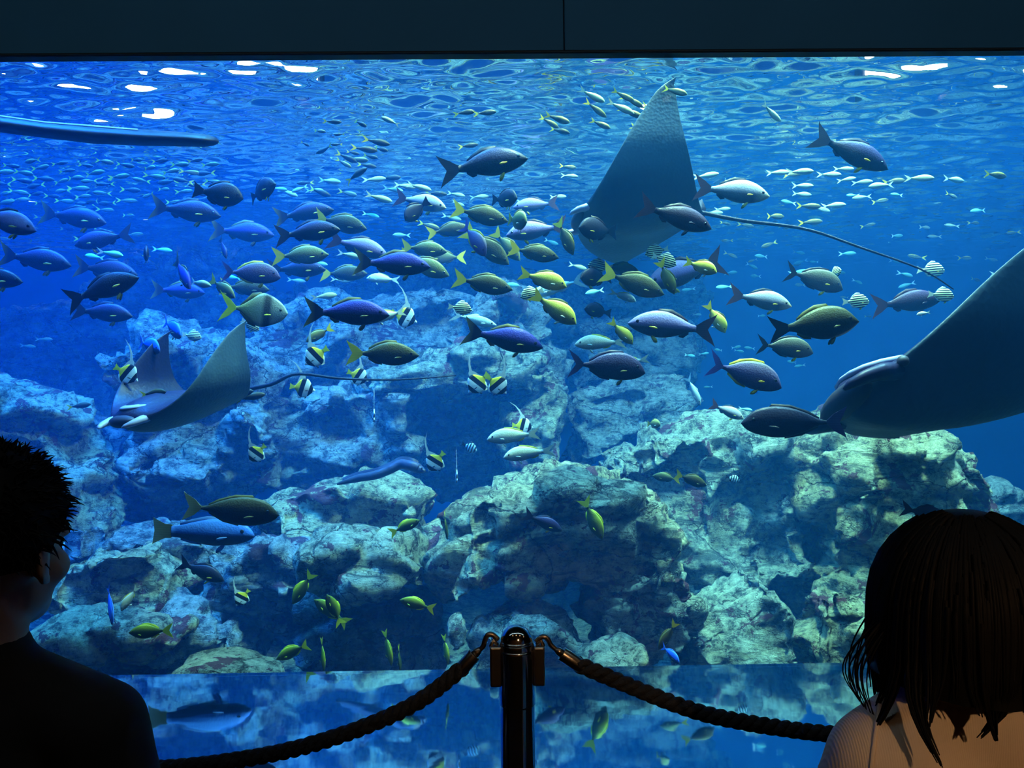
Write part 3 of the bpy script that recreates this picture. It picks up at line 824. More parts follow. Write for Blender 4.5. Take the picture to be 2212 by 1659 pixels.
FF = {
 'slate': fin_mat('slate_fin', (.05, .04, .045), (.02, .02, .045)),
 'slatey': fin_mat('slate_fin_with_yellow_hem', (.26, .23, .06), (.02, .02, .04), -.5, -.36),
 'cobalt': fin_mat('cobalt_fin', (.10, .10, .24), (.03, .03, .14)),
 'yellow': fin_mat('yellow_fin', (.85, .66, .03), (.70, .55, .04)),
 'lemon': fin_mat('lemon_fin', (.90, .85, .04), (.75, .75, .05)),
 'oliveyel': fin_mat('olive_yellow_fin', (.42, .34, .02), (.14, .12, .02)),
 'dark': fin_mat('near_black_fin', (.016, .014, .02)),
 'brown': fin_mat('brown_fin', (.10, .035, .05), (.04, .018, .03)),
 'pale': fin_mat('pale_fin', (.75, .72, .50), (.60, .62, .55)),
 'cream': fin_mat('cream_tail_fin', (.62, .56, .30), (.35, .30, .10), -.5, -.34),
 'cyan': fin_mat('pale_cyan_fin', (.70, .88, .92)),
 'plum': fin_mat('plum_fin', (.10, .06, .22), (.03, .025, .07)),
 'violet': fin_mat('violet_blue_fin', (.18, .16, .60), (.07, .06, .20)),
 'white': fin_mat('white_fin', (.85, .88, .86)),
 'blue': fin_mat('blue_fin', (.10, .25, .70)),
}
M_EYE = plain('fish_eye', (0.01, 0.01, 0.012), 0.15)
# look: species, body material, tail, dorsal/anal, paired fins
LOOKS = {
 'slate': ('snapper', 'slate', 'slate', 'slate', 'yellow'), 'slatey': ('snapper', 'slate', 'slatey', 'slatey', 'yellow'),
 'cobalt': ('snapper', 'cobalt', 'slatey', 'oliveyel', 'oliveyel'), 'lilac': ('snapper', 'lilac', 'brown', 'brown', 'yellow'),
 'silver': ('snapper', 'silver', 'brown', 'dark', 'yellow'), 'brown': ('snapper', 'brown', 'brown', 'brown', 'brown'),
 'darksn': ('snapper', 'dark', 'dark', 'dark', 'yellow'), 'bigolive': ('bream', 'uolive', 'dark', 'uolive2', 'oliveyel'),
 'olive': ('olive', 'olive', 'yellow', 'oliveyel', 'oliveyel'), 'moss': ('olive', 'moss', 'yellow', 'oliveyel', 'yellow'),
 'yellow': ('bream', 'yellow', 'yellow', 'oliveyel', 'pale'), 'dark': ('round', 'dark', 'dark', 'dark', 'yellow'),
 'greenround': ('round', 'moss', 'oliveyel', 'oliveyel', 'pale'),
 'violet': ('surgeon', 'violet', 'violet', 'yellow', 'yellow'), 'plum': ('surgeon', 'plum', 'plum', 'plum', 'oliveyel'),
 'grey': ('surgeon', 'grey', 'dark', 'dark', 'yellow'), 'uolive': ('unicorn', 'uolive', 'cream', 'oliveyel', 'oliveyel'),
 'udark': ('unicorn', 'udark', 'plum', 'dark', 'dark'), 'mono': ('mono', 'mono', 'lemon', 'oliveyel', 'lemon'),
 'white': ('pale', 'white', 'pale', 'yellow', 'pale'), 'cyan': ('jack', 'cyan', 'cyan', 'cyan', 'cyan'),
 'stripey': ('stripey', 'stripe', 'pale', 'pale', 'yellow'), 'idol': ('idol', 'idol', 'lemon', 'white', 'dark'),
 'sailor': ('stripey', 'sailor', 'dark', 'dark', 'dark'), 'blue': ('parrot', 'blue', 'cream', 'blue', 'blue'),
 'bluef': ('surgeon', 'blue', 'blue', 'blue', 'oliveyel'), 'school': ('school', 'school', 'yellow', None, None),
 'schoolp': ('school', 'schoolp', 'pale', None, None), 'schoold': ('school', 'schoold', 'yellow', None, None),
 'chromis': ('school', 'chromis', 'cyan', None, None), 'damsel': ('olive', 'damsel', 'lemon', 'lemon', 'lemon'),
}
FF['uolive2'] = FF['oliveyel']
FF['pecyel'] = fin_mat('dull_yellow_side_fin', (.50, .36, .01))
LOOKS = {k: (v[0], v[1], v[2], v[3], 'pecyel' if v[4] == 'yellow' else v[4]) for k, v in LOOKS.items()}
NAMES = {'snapper': 'snapper', 'olive': 'rabbitfish', 'bream': 'bream', 'round': 'batfish', 'surgeon': 'surgeonfish', 'unicorn': 'unicornfish', 'mono': 'moonfish',
         'pale': 'pale_bream', 'jack': 'jackfish', 'school': 'shoal_fish', 'stripey': 'striped_fish', 'idol': 'bannerfish', 'parrot': 'parrotfish'}

from mathutils.bvhtree import BVHTree
_V, _F = [], []
for o in list(C.objects):
    if o.name.startswith('rock'):
        off = len(_V)
        _V += [o.location + v.co for v in o.data.vertices]
        _F += [tuple(i + off for i in p.vertices) for p in o.data.polygons]
ROCK_BVH = BVHTree.FromPolygons(_V, _F)
del _V, _F

def rock_depth(px, py):
    dvec = P(px, py, 1.0) - CAMM.translation
    hit = ROCK_BVH.ray_cast(CAMM.translation, dvec.normalized())
    return hit[3] / dvec.length if hit[0] is not None else 99.0

camR = (CR @ Vector((1, 0, 0))).normalized()
camU = (CR @ Vector((0, 1, 0))).normalized()
camB = (CR @ Vector((0, 0, 1))).normalized()      # towards the viewer

def pose(side, tilt, yaw, roll=0.0, lean=0.0):
    sgn = 1 if side == 'R' else -1
    f = (camR * sgn * math.cos(R(tilt)) * math.cos(R(yaw)) + camU * math.sin(R(tilt)) + camB * math.cos(R(tilt)) * math.sin(R(yaw))).normalized()
    up = camU * math.cos(R(roll)) + camB * math.sin(R(roll)) + camR * math.sin(R(lean))
    if abs(f.dot(up)) > .96:
        up = camB if yaw < 0 else -camB
        up = up + camU * .02
    y = up.cross(f).normalized()
    u = f.cross(y).normalized()
    m = Matrix((f, y, u)).transposed().to_4x4()
    return m

def make_fish(look, px, py, size, side='R', tilt=0, yaw=0, bend=0, d=None, label=None, group=None, roll=0.0, cat='fish', squash=1.0):
    sp, bm_, tm, dm, pm = LOOKS[look]
    L = SPECIES[sp]['L']
    dist = d if d else min(8.8, max(3.25, FPX * L / size))
    m = pose(side, tilt, yaw, roll)
    # stay clear of the rocks behind
    far = min(rock_depth(px + dx * size * .4, py + dy * size * .15) for dx in (-1, 0, 1) for dy in (-1, 0, 1))
    if dist > far - 0.30:
        dist = max(3.12, far - 0.30)
    if py < 800:                       # and below the water surface
        dist = max(3.12, min(dist, 1.34 / ((829.5 - py + size * .25) / FPX)))
    Lr = size * dist / FPX
    e = empty(NAMES[sp], P(px, py, dist))
    e.matrix_world = Matrix.Translation(P(px, py, dist)) @ m @ Matrix.Diagonal((Lr, Lr, Lr * squash, 1))
    parts = fish_parts(sp, bend)
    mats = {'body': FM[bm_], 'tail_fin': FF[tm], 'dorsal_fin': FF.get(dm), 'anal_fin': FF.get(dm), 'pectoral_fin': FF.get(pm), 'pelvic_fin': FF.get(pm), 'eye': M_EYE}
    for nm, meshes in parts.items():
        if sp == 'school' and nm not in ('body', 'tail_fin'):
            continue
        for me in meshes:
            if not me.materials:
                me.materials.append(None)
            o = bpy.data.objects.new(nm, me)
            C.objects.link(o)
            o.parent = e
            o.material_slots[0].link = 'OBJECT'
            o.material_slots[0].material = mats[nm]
    tag(e, label, cat, group)
    return e
# ------------------------------------------------------------------ the larger fish, one row each
F = [
 # look, x, y, size, side, tilt, yaw, bend, distance, label
 # --- upper water
 ('slate', 1043, 357, 196, 'R', 9, 0, 0, 3.7, 'largest dark blue snapper high up, level with the tall ray wing'),
 ('slate', 1835, 328, 176, 'R', -27, 8, 0, 3.8, 'dark violet snapper diving alone under the bright surface ripples'),
 ('silver', 1580, 414, 166, 'R', -7, 0, 0, 3.9, 'silver backed snapper with brown tail above the whip tail of the ray'),
 ('brown', 1457, 468, 168, 'R', -18, 0, 0, 3.6, 'dusky violet snapper crossing in front of the tall ray wing'),
 ('silver', 907, 437, 122, 'R', -14, 12, 0, 4.6, 'pale backed snapper with dark tail behind a ragged brown fish'),
 ('dark', 898, 455, 74, 'L', -42, 40, 1, 4.2, 'ragged dark brown fish with spread fins before the pale backed snapper'),
 ('slatey', 400, 456, 156, 'R', -8, 0, 0, None, 'dark blue snapper with yellow hemmed tail under the rounded black fish'),
 ('dark', 470, 419, 112, 'R', -10, 0, 0, 4.0, 'rounded black fish swimming just above a dark blue snapper'),
 ('dark', 562, 413, 96, 'R', 12, 32, 1, 4.1, 'black fish with raised back fin nosed by the rounded black fish'),
 ('slatey', 157, 470, 148, 'R', -9, 0, 0, None, 'dark snapper with dull yellow tail behind the lilac snapper'),
 ('lilac', 8, 478, 165, 'R', -16, 10, 0, 3.8, 'lilac snapper entering at the edge above the short-haired visitor'),
 ('slate', 225, 517, 130, 'L', -12, 0, 0, 4.8, 'blue backed snapper facing the other way with its tail raised'),
 ('slatey', 75, 561, 160, 'R', -9, 0, 0, None, 'dark olive blue snapper beneath the lilac snapper'),
 ('darksn', -18, 602, 135, 'R', -6, 0, 0, 4.1, 'dark snapper head poking in below the olive blue snapper'),
 ('slatey', 228, 584, 140, 'R', -8, 0, 0, 4.9, 'blue snapper with olive fin hem half hidden by a climbing dark snapper'),
 ('darksn', 220, 626, 168, 'R', 19, 0, 0, 3.9, 'dark snapper climbing steeply with nose raised over another snapper'),
 ('slate', 220, 676, 134, 'R', -6, 0, 0, 4.5, 'dark snapper lying lowest, under the tail of the climbing one'),
 ('dark', 316, 546, 72, 'R', -20, 66, 0, 4.4, 'small dark fish turned head on above the distant reef'),
 ('cobalt', 394, 590, 110, 'R', -42, 46, 0, 4.3, 'dark blue fish with yellow back fin heading down towards the glass'),
 ('cobalt', 384, 629, 118, 'R', -4, 0, 0, 5.2, 'blue snapper in gloom below the fish with yellow back fin'),
 ('slatey', 656, 462, 132, 'R', 8, 0, 0, 4.6, 'snapper with pale head behind the round olive rabbitfish'),
 ('olive', 735, 482, 124, 'R', -14, 10, 0, 4.3, 'round dark olive rabbitfish wedged between two dark snappers'),
 ('slate', 664, 503, 144, 'R', 6, 0, 0, 3.9, 'dark blue snapper overlapping the round olive rabbitfish'),
 ('cobalt', 522, 502, 142, 'R', -5, 0, 0, None, 'blue snapper with pale tail between the black fish and the violet surgeonfish'),
 ('moss', 648, 552, 124, 'R', 2, 0, 0, 4.2, 'olive rabbitfish with upright yellow tail above the violet surgeonfish'),
 ('violet', 540, 590, 132, 'R', -3, 0, 0, 4.0, 'violet surgeonfish swimming level above the silver moonfish'),
 ('slate', 640, 582, 128, 'R', 0, 0, 0, 4.7, 'dark fish in shade just ahead of the violet surgeonfish'),
 ('lilac', 772, 533, 136, 'R', -16, 0, 0, 4.4, 'lilac snapper slanting down onto the brightest cobalt snapper'),
 ('moss', 480, 622, 86, 'R', -32, 25, 0, 4.1, 'grey green rabbitfish nosing down beside the moonfish tail'),
 ('olive', 528, 622, 108, 'R', -4, 0, 0, 4.6, 'dark green fish under the belly of the violet surgeonfish'),
 ('olive', 742, 591, 104, 'R', 0, 0, 0, 4.9, 'olive rabbitfish with yellow tail behind the brightest cobalt snapper'),
 ('cobalt', 846, 571, 168, 'R', -4, 0, 0, 3.7, 'brightest cobalt snapper in the middle of the crowd'),
 ('moss', 915, 538, 106, 'R', -8, 12, 0, 4.3, 'green rabbitfish with white cheek mark above the cobalt snapper'),
 ('moss', 915, 574, 122, 'R', -22, 8, 0, 4.1, 'yellowish rabbitfish peering out from behind the cobalt snapper'),
 ('moss', 962, 556, 92, 'L', -2, 10, 0, 5.2, 'pale green fish swimming back behind the peering rabbitfish'),
 ('white', 828, 603, 72, 'L', 4, 0, 0, 5.2, 'small pale fish beneath the brightest cobalt snapper'),
 ('olive', 1036, 464, 126, 'R', -13, 0, 0, 4.0, 'dark olive rabbitfish with broad yellow tail above the purple faced fish'),
 ('olive', 968, 498, 96, 'R', 8, 0, 0, 4.5, 'olive rabbitfish mostly hidden behind a broad yellow tail'),
 ('violet', 1024, 515, 108, 'R', -44, 44, 0, 3.7, 'purple faced surgeonfish heading down towards the glass'),
 ('olive', 1050, 533, 128, 'R', -38, 10, 0, 4.1, 'olive rabbitfish diving behind the purple faced surgeonfish'),
 ('dark', 1089, 430, 84, 'R', -6, 48, 0, 4.1, 'dark rounded fish turned head on over the green fish'),
 ('greenround', 1117, 476, 88, 'R', -14, 62, 0, 3.9, 'green fish seen head on above the dark olive rabbitfish'),
 ('lilac', 1160, 498, 136, 'L', -9, 0, 0, 4.3, 'lilac snapper swimming back past the green head-on fish'),
 ('lilac', 1158, 443, 100, 'L', -6, 0, 0, 5.2, 'lilac blue fish touching the head of the tall-winged ray'),
 ('moss', 1094, 530, 94, 'R', -48, 22, 0, 4.4, 'yellow green rabbitfish diving between two dark olive ones'),
 ('olive', 1152, 546, 112, 'R', -11, 0, 0, 4.0, 'dark olive rabbitfish beneath the lilac snapper that swims back'),
 ('olive', 1221, 512, 92, 'R', -62, 40, 0, 3.9, 'slim olive fish pointing straight down under the ray head'),
 ('dark', 1292, 497, 104, 'L', 0, 32, 0, 3.8, 'dark grey fish facing back under the belly of the tall-winged ray'),
 ('olive', 1042, 613, 132, 'R', -11, 0, 0, 3.8, 'olive rabbitfish with yellow tail alone above the pale reef slab'),
 ('yellow', 1172, 604, 108, 'R', -16, 0, 0, 3.7, 'bright yellow bream swimming above its lower twin'),
 ('cyan', 1205, 620, 132, 'L', -16, 0, 0, 4.2, 'pale blue fish with white forked tail behind the yellow bream'),
 ('yellow', 1196, 666, 118, 'R', -34, 0, 0, 3.6, 'yellow bream diving below the striped fish'),
 ('dark', 1288, 600, 84, 'L', -4, 30, 0, 3.9, 'dark fish facing back in front of a striped fish'),
 ('moss', 1338, 581, 88, 'R', -10, 12, 0, 4.5, 'yellow grey fish above the big dark olive rabbitfish'),
 ('olive', 1366, 611, 146, 'R', -20, 0, 0, 3.8, 'big dark olive rabbitfish before the pale lilac bream'),
 ('white', 1345, 640, 62, 'R', -20, 0, 0, 4.4, 'pale fish under the belly of the big dark olive rabbitfish'),
 ('moss', 1440, 598, 84, 'R', -66, 24, 0, 3.6, 'green grey fish pointing down in front of the pale lilac bream'),
 ('lilac', 1482, 588, 190, 'L', -18, 12, 0, 4.1, 'pale lilac snapper with dark tail flicked up, heading down'),
 ('yellow', 1513, 576, 82, 'R', -22, 38, 0, 3.7, 'yellow green fish before the flank of the pale lilac snapper'),
 ('silver', 1641, 648, 140, 'R', -11, 0, 0, 4.1, 'slender silver snapper with yellow side fin above the purple spined surgeonfish'),
 ('grey', 1757, 602, 134, 'R', -15, 0, 0, 4.0, 'grey green surgeonfish with yellow tail spine and dark tail'),
 ('brown', 1957, 654, 152, 'R', 6, 0, 0, 4.2, 'dark red brown snapper in front of the huge ray'),
 ('bigolive', 1757, 703, 196, 'R', 6, 0, 0, 3.5, 'big blackish bream over the shaded surgeonfish'),
 ('grey', 1694, 750, 126, 'R', -6, 0, 0, 3.8, 'shaded surgeonfish tucked beneath the big blackish bream'),
 ('violet', 1607, 806, 172, 'R', -16, 0, 0, 3.6, 'violet surgeonfish with yellow back fin above the dark unicornfish'),
 ('udark', 1718, 912, 232, 'L', 0, 0, 0, 3.5, 'dark purple unicornfish hovering over the sloping reef top'),
 ('lilac', 1452, 706, 192, 'L', 5, 0, 0, 3.7, 'violet backed snapper with yellow side fin facing back'),
 ('white', 1298, 741, 112, 'L', -2, 0, 0, 3.9, 'whitish bream above the plum surgeonfish'),
 ('plum', 1308, 791, 172, 'R', -4, 0, 0, 3.6, 'plum coloured surgeonfish before the deep gap'),
 ('white', 1362, 782, 84, 'L', -10, 0, 0, 4.2, 'yellow and blue fish half hidden by the plum surgeonfish'),
 ('yellow', 1342, 717, 72, 'R', -46, 0, 0, 3.8, 'small yellow tailed blue fish diving beside the whitish bream'),
 ('dark', 1292, 672, 66, 'L', 8, 20, 0, 4.2, 'small dark rounded fish over the deep gap'),
 ('yellow', 1546, 686, 78, 'R', -58, 22, 0, 4.0, 'olive fish with bright yellow tail pointing down past the violet backed snapper'),
 ('cyan', 1498, 842, 74, 'R', -62, 40, 0, 4.0, 'pale blue fish turning down before the back rock block'),
 ('silver', 1570, 888, 80, 'R', -24, 0, 0, 4.6, 'silver blue fish under the violet surgeonfish'),
 ('greenround', 1412, 916, 44, 'R', 0, 60, 0, 4.8, 'small green fish resting on the sloping reef top'),
 ('cobalt', 1086, 732, 178, 'R', -12, 0, 0, 3.6, 'blue and olive snapper before the upper reef slab'),
 ('cobalt', 748, 677, 186, 'R', -2, 0, 0, 3.5, 'large cobalt snapper with grey tail above the olive yellow-tailed rabbitfish'),
 ('white', 836, 682, 88, 'L', -16, 24, 0, 4.0, 'pale fish nosing behind the large cobalt snapper'),
 ('olive', 826, 765, 158, 'R', -2, 0, 0, 3.6, 'olive rabbitfish with yellow tail beneath the large cobalt snapper'),
 ('cyan', 1022, 690, 104, 'R', -14, 0, 0, 4.1, 'pale cyan fish beneath a striped fish over the reef slab'),
 ('mono', 548, 669, 148, 'R', -6, 0, 0, 3.7, 'silver moonfish with large yellow forked tail'),
 ('moss', 690, 722, 66, 'L', -30, 20, 0, 4.0, 'yellow green fish above the curled bannerfish'),
 ('bluef', 372, 708, 96, 'R', -22, 44, 0, 4.4, 'blue fish turning behind the small manta ray, higher of two'),
 ('bluef', 322, 746, 98, 'R', -12, 40, 0, 4.2, 'blue fish turning behind the small manta ray, lower of two'),
 ('white', 1110, 942, 116, 'L', -6, 0, 0, 4.1, 'pale surgeonfish with yellow back, upper of the pair over the crown'),
 ('white', 1142, 979, 110, 'L', -8, 6, 1, 4.0, 'pale fish with arched back, lower of the pair over the crown'),
 ('uolive', 496, 1102, 212, 'R', -5, 0, 0, 3.5, 'dark olive unicornfish with cream tail above the large blue fish'),
 ('blue', 436, 1150, 226, 'R', -2, 0, 0, 3.9, 'large blue parrotfish with pale tail beneath the olive unicornfish'),
 ('darksn', 434, 1234, 108, 'R', -22, 0, 0, 4.2, 'dim dark fish slanting down over the reef foot'),
 ('slate', 1172, 1128, 92, 'R', -24, 0, 0, 3.9, 'dark blue fish slanting down across the central boulder'),
 ('damsel', 874, 1138, 72, 'R', 24, 0, 0, 3.9, 'yellow edged green fish rising over the maroon crusted boulder'),
 ('damsel', 1280, 1120, 98, 'R', -64, 20, 0, 3.8, 'slim yellow green fish diving over the bright crown'),
 ('damsel', 963, 1134, 62, 'R', -80, 50, 0, 3.9, 'thin yellow fish pointing down beside the central boulder'),
 ('olive', 1492, 1036, 74, 'R', -20, 0, 0, 4.2, 'olive fish with yellow face edge beside the bright crown'),
 ('moss', 1440, 1032, 62, 'L', 8, 0, 0, 4.4, 'pale yellow tailed fish meeting the olive fish by the crown'),
 ('damsel', 654, 1270, 82, 'L', -58, 0, 0, 3.8, 'lemon tailed fish diving beside the dark cleft'),
 ('damsel', 716, 1322, 92, 'L', 36, 0, 0, 3.8, 'lemon tailed fish rising in the dark cleft'),
 ('damsel', 722, 1318, 78, 'L', 66, 24, 0, 3.6, 'slim lemon fish crossing the rising one in the dark cleft'),
 ('damsel', 902, 1306, 80, 'L', 15, 0, 0, 3.7, 'lemon tailed fish under the maroon crusted boulder'),
 ('damsel', 634, 1406, 82, 'L', -26, 0, 1, 3.7, 'lemon tailed fish curving low above the sill near the flat stone'),
 ('damsel', 697, 1412, 72, 'R', -72, 62, 0, 3.7, 'yellow fish seen end on, lowest in the dark cleft'),
 ('damsel', 838, 1398, 78, 'R', -66, 50, 0, 3.8, 'dim yellow fish pointing down near the sill'),
 ('damsel', 863, 1422, 58, 'R', -80, 55, 0, 3.7, 'thin yellow fish just above the sill edge'),
 ('damsel', 963, 1402, 64, 'R', -72, 55, 0, 3.8, 'yellow fish pointing down under the small bright stone'),
 ('damsel', 326, 1364, 96, 'L', -3, 0, 0, 3.5, 'dark green fish with lemon tail over the mossy slab'),
 ('bluef', 238, 1305, 88, 'R', -60, 52, 0, 3.7, 'blue fish nosing down onto the mossy slab'),
 ('white', 280, 1292, 62, 'L', -56, 20, 0, 3.7, 'cream fish slanting down beside the blue fish on the slab'),
 ('olive', 1442, 1372, 72, 'L', -52, 20, 0, 3.7, 'dull olive fish diving beside the wedge block'),
 ('bluef', 1448, 1412, 62, 'R', -20, 58, 0, 3.6, 'bright blue fish turned head on beside the wedge block'),
 ('brown', 1996, 1108, 104, 'R', -12, 0, 0, 3.9, 'red brown fish showing just above the bob-haired visitor'),
 ('slate', 482, 535, 64, 'R', -52, 50, 0, 4.8, 'small silvery fish twisting down before the distant reef'),
 ('yellow', 1822, 686, 44, 'R', -40, 40, 0, 4.1, 'small yellow fish showing behind the head of the big blackish bream'),
 ('white', 1995, 677, 30, 'L', -10, 0, 0, 4.0, 'tiny white fish under the red brown snapper'),
 # --- striped fish
 ('stripey', 1150, 634, 54, 'L', -18, 0, 0, 3.9, 'striped fish between the two yellow breams'),
 ('stripey', 1297, 576, 56, 'L', 6, 0, 0, 4.3, 'striped fish behind the dark fish facing back'),
 ('stripey', 1420, 543, 54, 'L', -14, 0, 0, 4.1, 'higher of two striped fish above the green grey fish'),
 ('stripey', 1434, 562, 58, 'R', -22, 0, 0, 3.9, 'lower of two striped fish above the green grey fish'),
 ('stripey', 1848, 652, 60, 'R', 0, 0, 0, 4.1, 'striped fish ahead of the grey green surgeonfish'),
 ('stripey', 2032, 638, 58, 'R', -6, 0, 0, 4.1, 'striped fish at the nose of the red brown snapper'),
 ('stripey', 2010, 584, 62, 'R', -2, 0, 0, 4.6, 'striped fish crossed by the whip tail of the ray'),
 ('stripey', 1856, 856, 66, 'L', -6, 0, 0, 3.6, 'striped fish over the great pale boulder'),
 ('stripey', 993, 666, 54, 'R', -10, 0, 0, 3.9, 'striped fish resting on the back of the pale cyan fish'),
 ('stripey', 414, 726, 44, 'R', -10, 0, 0, 4.8, 'striped fish behind the blue fish pair'),
 ('stripey', 540, 702, 46, 'R', -30, 0, 0, 4.4, 'striped fish behind the wing tip under the moonfish'),
 ('stripey', 1803, 590, 42, 'R', 10, 70, 0, 4.4, 'tiny striped fish end on before the grey green surgeonfish'),
 ('sailor', 1582, 1034, 32, 'R', -16, 0, 0, 4.6, 'tiny crossbarred fish on the sloping reef block'),
 ('sailor', 1013, 966, 40, 'R', -24, 20, 0, 4.6, 'dim crossbarred fish in the dark hollow'),
 # --- bannerfish with long fin streamers
 ('idol', 684, 768, 64, 'L', -34, 0, 0, 3.9, 'curled bannerfish before the reef slab, beside the olive rabbitfish'),
 ('idol', 652, 838, 58, 'R', -8, 0, 0, 4.2, 'bannerfish under the whip tail of the small manta ray'),
 ('idol', 772, 812, 52, 'R', -24, 0, 0, 4.3, 'bannerfish with streamer trailing back beneath the olive rabbitfish'),
 ('idol', 1034, 826, 62, 'L', -42, 0, 0, 4.0, 'first bannerfish of the pair over the dark hollow, facing back'),
 ('idol', 1072, 830, 60, 'R', -40, 0, 0, 3.9, 'second bannerfish of the pair over the dark hollow, facing forward'),
 ('idol', 272, 806, 62, 'R', -30, 0, 0, 4.0, 'bannerfish at the edge behind the small manta ray'),
 ('idol', 556, 978, 52, 'L', -44, 0, 0, 4.2, 'bannerfish before the blue-lit rock face'),
 ('idol', 942, 996, 56, 'L', -48, 0, 0, 4.2, 'bannerfish facing down beside the eel head'),
 ('idol', 1128, 920, 48, 'R', -4, 0, 0, 4.8, 'bannerfish peeping over the back of the pale surgeonfish'),
 ('idol', 872, 684, 62, 'R', -20, 0, 0, 4.3, 'bannerfish against the nose of the large cobalt snapper'),
 ('idol', 524, 1290, 44, 'L', -48, 20, 0, 4.1, 'bannerfish low over the cracked boulder'),
 ('idol', 808, 896, 48, 'R', -20, 80, 0, 4.3, 'bannerfish seen end on over the reef shoulder'),
 ('idol', 986, 1026, 46, 'R', -20, 82, 0, 4.0, 'bannerfish seen end on at the crown edge'),
]
for i, (look, x, y, size, side, tilt, yaw, bend, d, lab) in enumerate(F):
    e = make_fish(look, x, y, size, side, tilt, yaw, bend, d, lab)
    g = {'stripey': 'striped fish', 'idol': 'bannerfish with streamers', 'damsel': 'lemon tailed fish near the reef foot'}.get(look)
    if g:
        e['group'] = g

# ------------------------------------------------------------------ shoals of small fish
rs = random.Random(5)
ANCHOR = [('long dark bar', 300, 290), ('lilac snapper', 8, 478), ('rounded black fish', 470, 419), ('dark snapper with dull yellow tail', 157, 470),
          ('snapper with yellow hemmed tail', 400, 456), ('big dark snapper', 1043, 357), ('diving violet snapper', 1835, 328), ('silver backed snapper', 1580, 414),
          ('tall-winged ray', 1400, 400), ('pale backed snapper', 907, 437), ('black fish with raised fin', 562, 413), ('huge ray', 2160, 640),
          ('grey green surgeonfish', 1757, 602), ('whip tail', 1740, 495), ('far end of the whip tail', 1990, 570), ('slender silver snapper', 1641, 648), ('snapper with pale head', 656, 462),
          ('red brown snapper', 1957, 654), ('cobalt snapper', 846, 571), ('violet surgeonfish', 540, 590), ('yellow bream', 1172, 604), ('olive rabbitfish', 1042, 613), ('turning blue fish', 350, 725),
          ('raised ray wing tip', 1385, 255), ('surgeonfish with yellow back fin', 1607, 806), ('green head-on fish', 1117, 476), ('shaded surgeonfish', 1694, 750)]
TONE = {'school': 'olive backed', 'schoolp': 'pale', 'schoold': 'dark bodied', 'chromis': 'faint teal'}
def shoal(rows, look_choices, group, label, tilt=(-8, 8), side='R', mix=0.15):
    """small fish; in the big shoals each label also says its tone, its heading and the thing it swims nearest to"""
    for (x, y, s) in rows:
        look = rs.choice(look_choices)
        sd = side if rs.random() > mix else ('L' if side == 'R' else 'R')
        lab = label
        if len(rows) > 6:
            near = min(ANCHOR, key=lambda q: (q[1] - x) ** 2 + ((q[2] - y) * 1.5) ** 2)[0]
            place = ('above ' if y < min((q[2] for q in ANCHOR if q[0] == near)) else 'below ')
            lab = 'small %s fish%s in the %s, %sthe %s' % (TONE[look], ' swimming back' if sd != side else '', group if len(group.split()) < 3 else ' '.join(group.split()[:2] if group.split()[0] != 'shoal' else ['top', 'shoal']), place, near)
            if len(lab.split()) > 16:
                lab = 'small %s fish%s %sthe %s' % (TONE[look], ' swimming back' if sd != side else '', place, near)
        make_fish(look, x, y, s, sd, rs.uniform(*tilt), rs.uniform(-25, 25), rs.choice((-1, 0, 0, 1)), None, lab, group)

def scatter(n, x0, x1, y0, y1, s0, s1, keep=34):
    rows = []
    tries = 0
    while len(rows) < n and tries < 6000:
        tries += 1
        x, y = rs.uniform(x0, x1), rs.uniform(y0, y1)
        if all((x - a) ** 2 + ((y - b) * 2.0) ** 2 > keep ** 2 for a, b, _ in rows):
            rows.append((x, y, rs.uniform(s0, s1)))
    return rows

shoal([(1278,207,64),(1286,235,62),(1345,207,56),(1340,232,66),(1366,218,58),(1410,240,62),(1440,234,56),(1457,196,60),(1296,268,52),(1386,281,56),(1362,243,60)],
      ['school', 'school', 'schoolp'], 'shoal above the tall ray wing', 'small yellow tailed fish in the shoal over the tip of the tall ray wing', (-32, -20), mix=0)
shoal([(1664,243,66)], ['schoolp'], 'shoal above the tall ray wing', 'small yellow fish swimming alone away from the shoal over the ray wing', (-32, -28), mix=0)
shoal([(1203,256,62),(1186,264,52),(1208,282,50)], ['schoold', 'school'], 'dark trio under the surface', 'small dark fish in the trio between the big dark snapper and the ray wing tip', (-22, -8), mix=0)
shoal([(1003,243,50),(1047,244,52),(1011,315,46)], ['schoold'], 'olive trio under the surface', 'small olive fish just under the surface above the big dark snapper', (-4, 12), mix=0.4)
shoal([(844,262,44)], ['schoolp'], None, 'small pale curved fish alone under the surface near the top middle', (20, 24), 'L', 0)
shoal([(717,263,44),(777,266,40),(690,283,32),(733,291,26),(659,311,24),(702,323,46),(728,312,26),(812,306,62),(786,322,60),(748,340,52),(772,345,52),(792,357,44),(762,330,30),(742,352,40),(800,338,38),(822,322,40)],
      ['school', 'schoold'], 'loose shoal under the surface', 'small yellow finned fish in the loose shoal under the surface glints', (-30, 0))
shoal([(768,378,62)], ['schoold'], None, 'dark small fish with yellow tail turned upward in the loose shoal', (24, 28), mix=0)
shoal([(712,391,50),(808,388,52),(842,384,50),(680,412,40),(602,408,40),(622,416,46),(648,408,40),(690,414,52),(752,418,46),(818,428,60),(875,402,50),(905,404,56),(940,418,52),(985,420,40),(850,410,48),(660,395,38),(1035,425,42)],
      ['school', 'schoolp', 'schoolp', 'schoold'], 'middle shoal', 'small silvery fish in the shoal between the black fish and the big dark snapper', (-22, 8))
left = scatter(58, 4, 470, 345, 440, 34, 50, 32) + scatter(14, 0, 300, 440, 520, 30, 46, 44)
shoal(left, ['school', 'school', 'schoold', 'schoold'], 'dense shoal above the lilac snapper', 'small yellow tailed fish in the dense shoal above the dark snappers and lilac snapper', (-10, 10), mix=0.25)
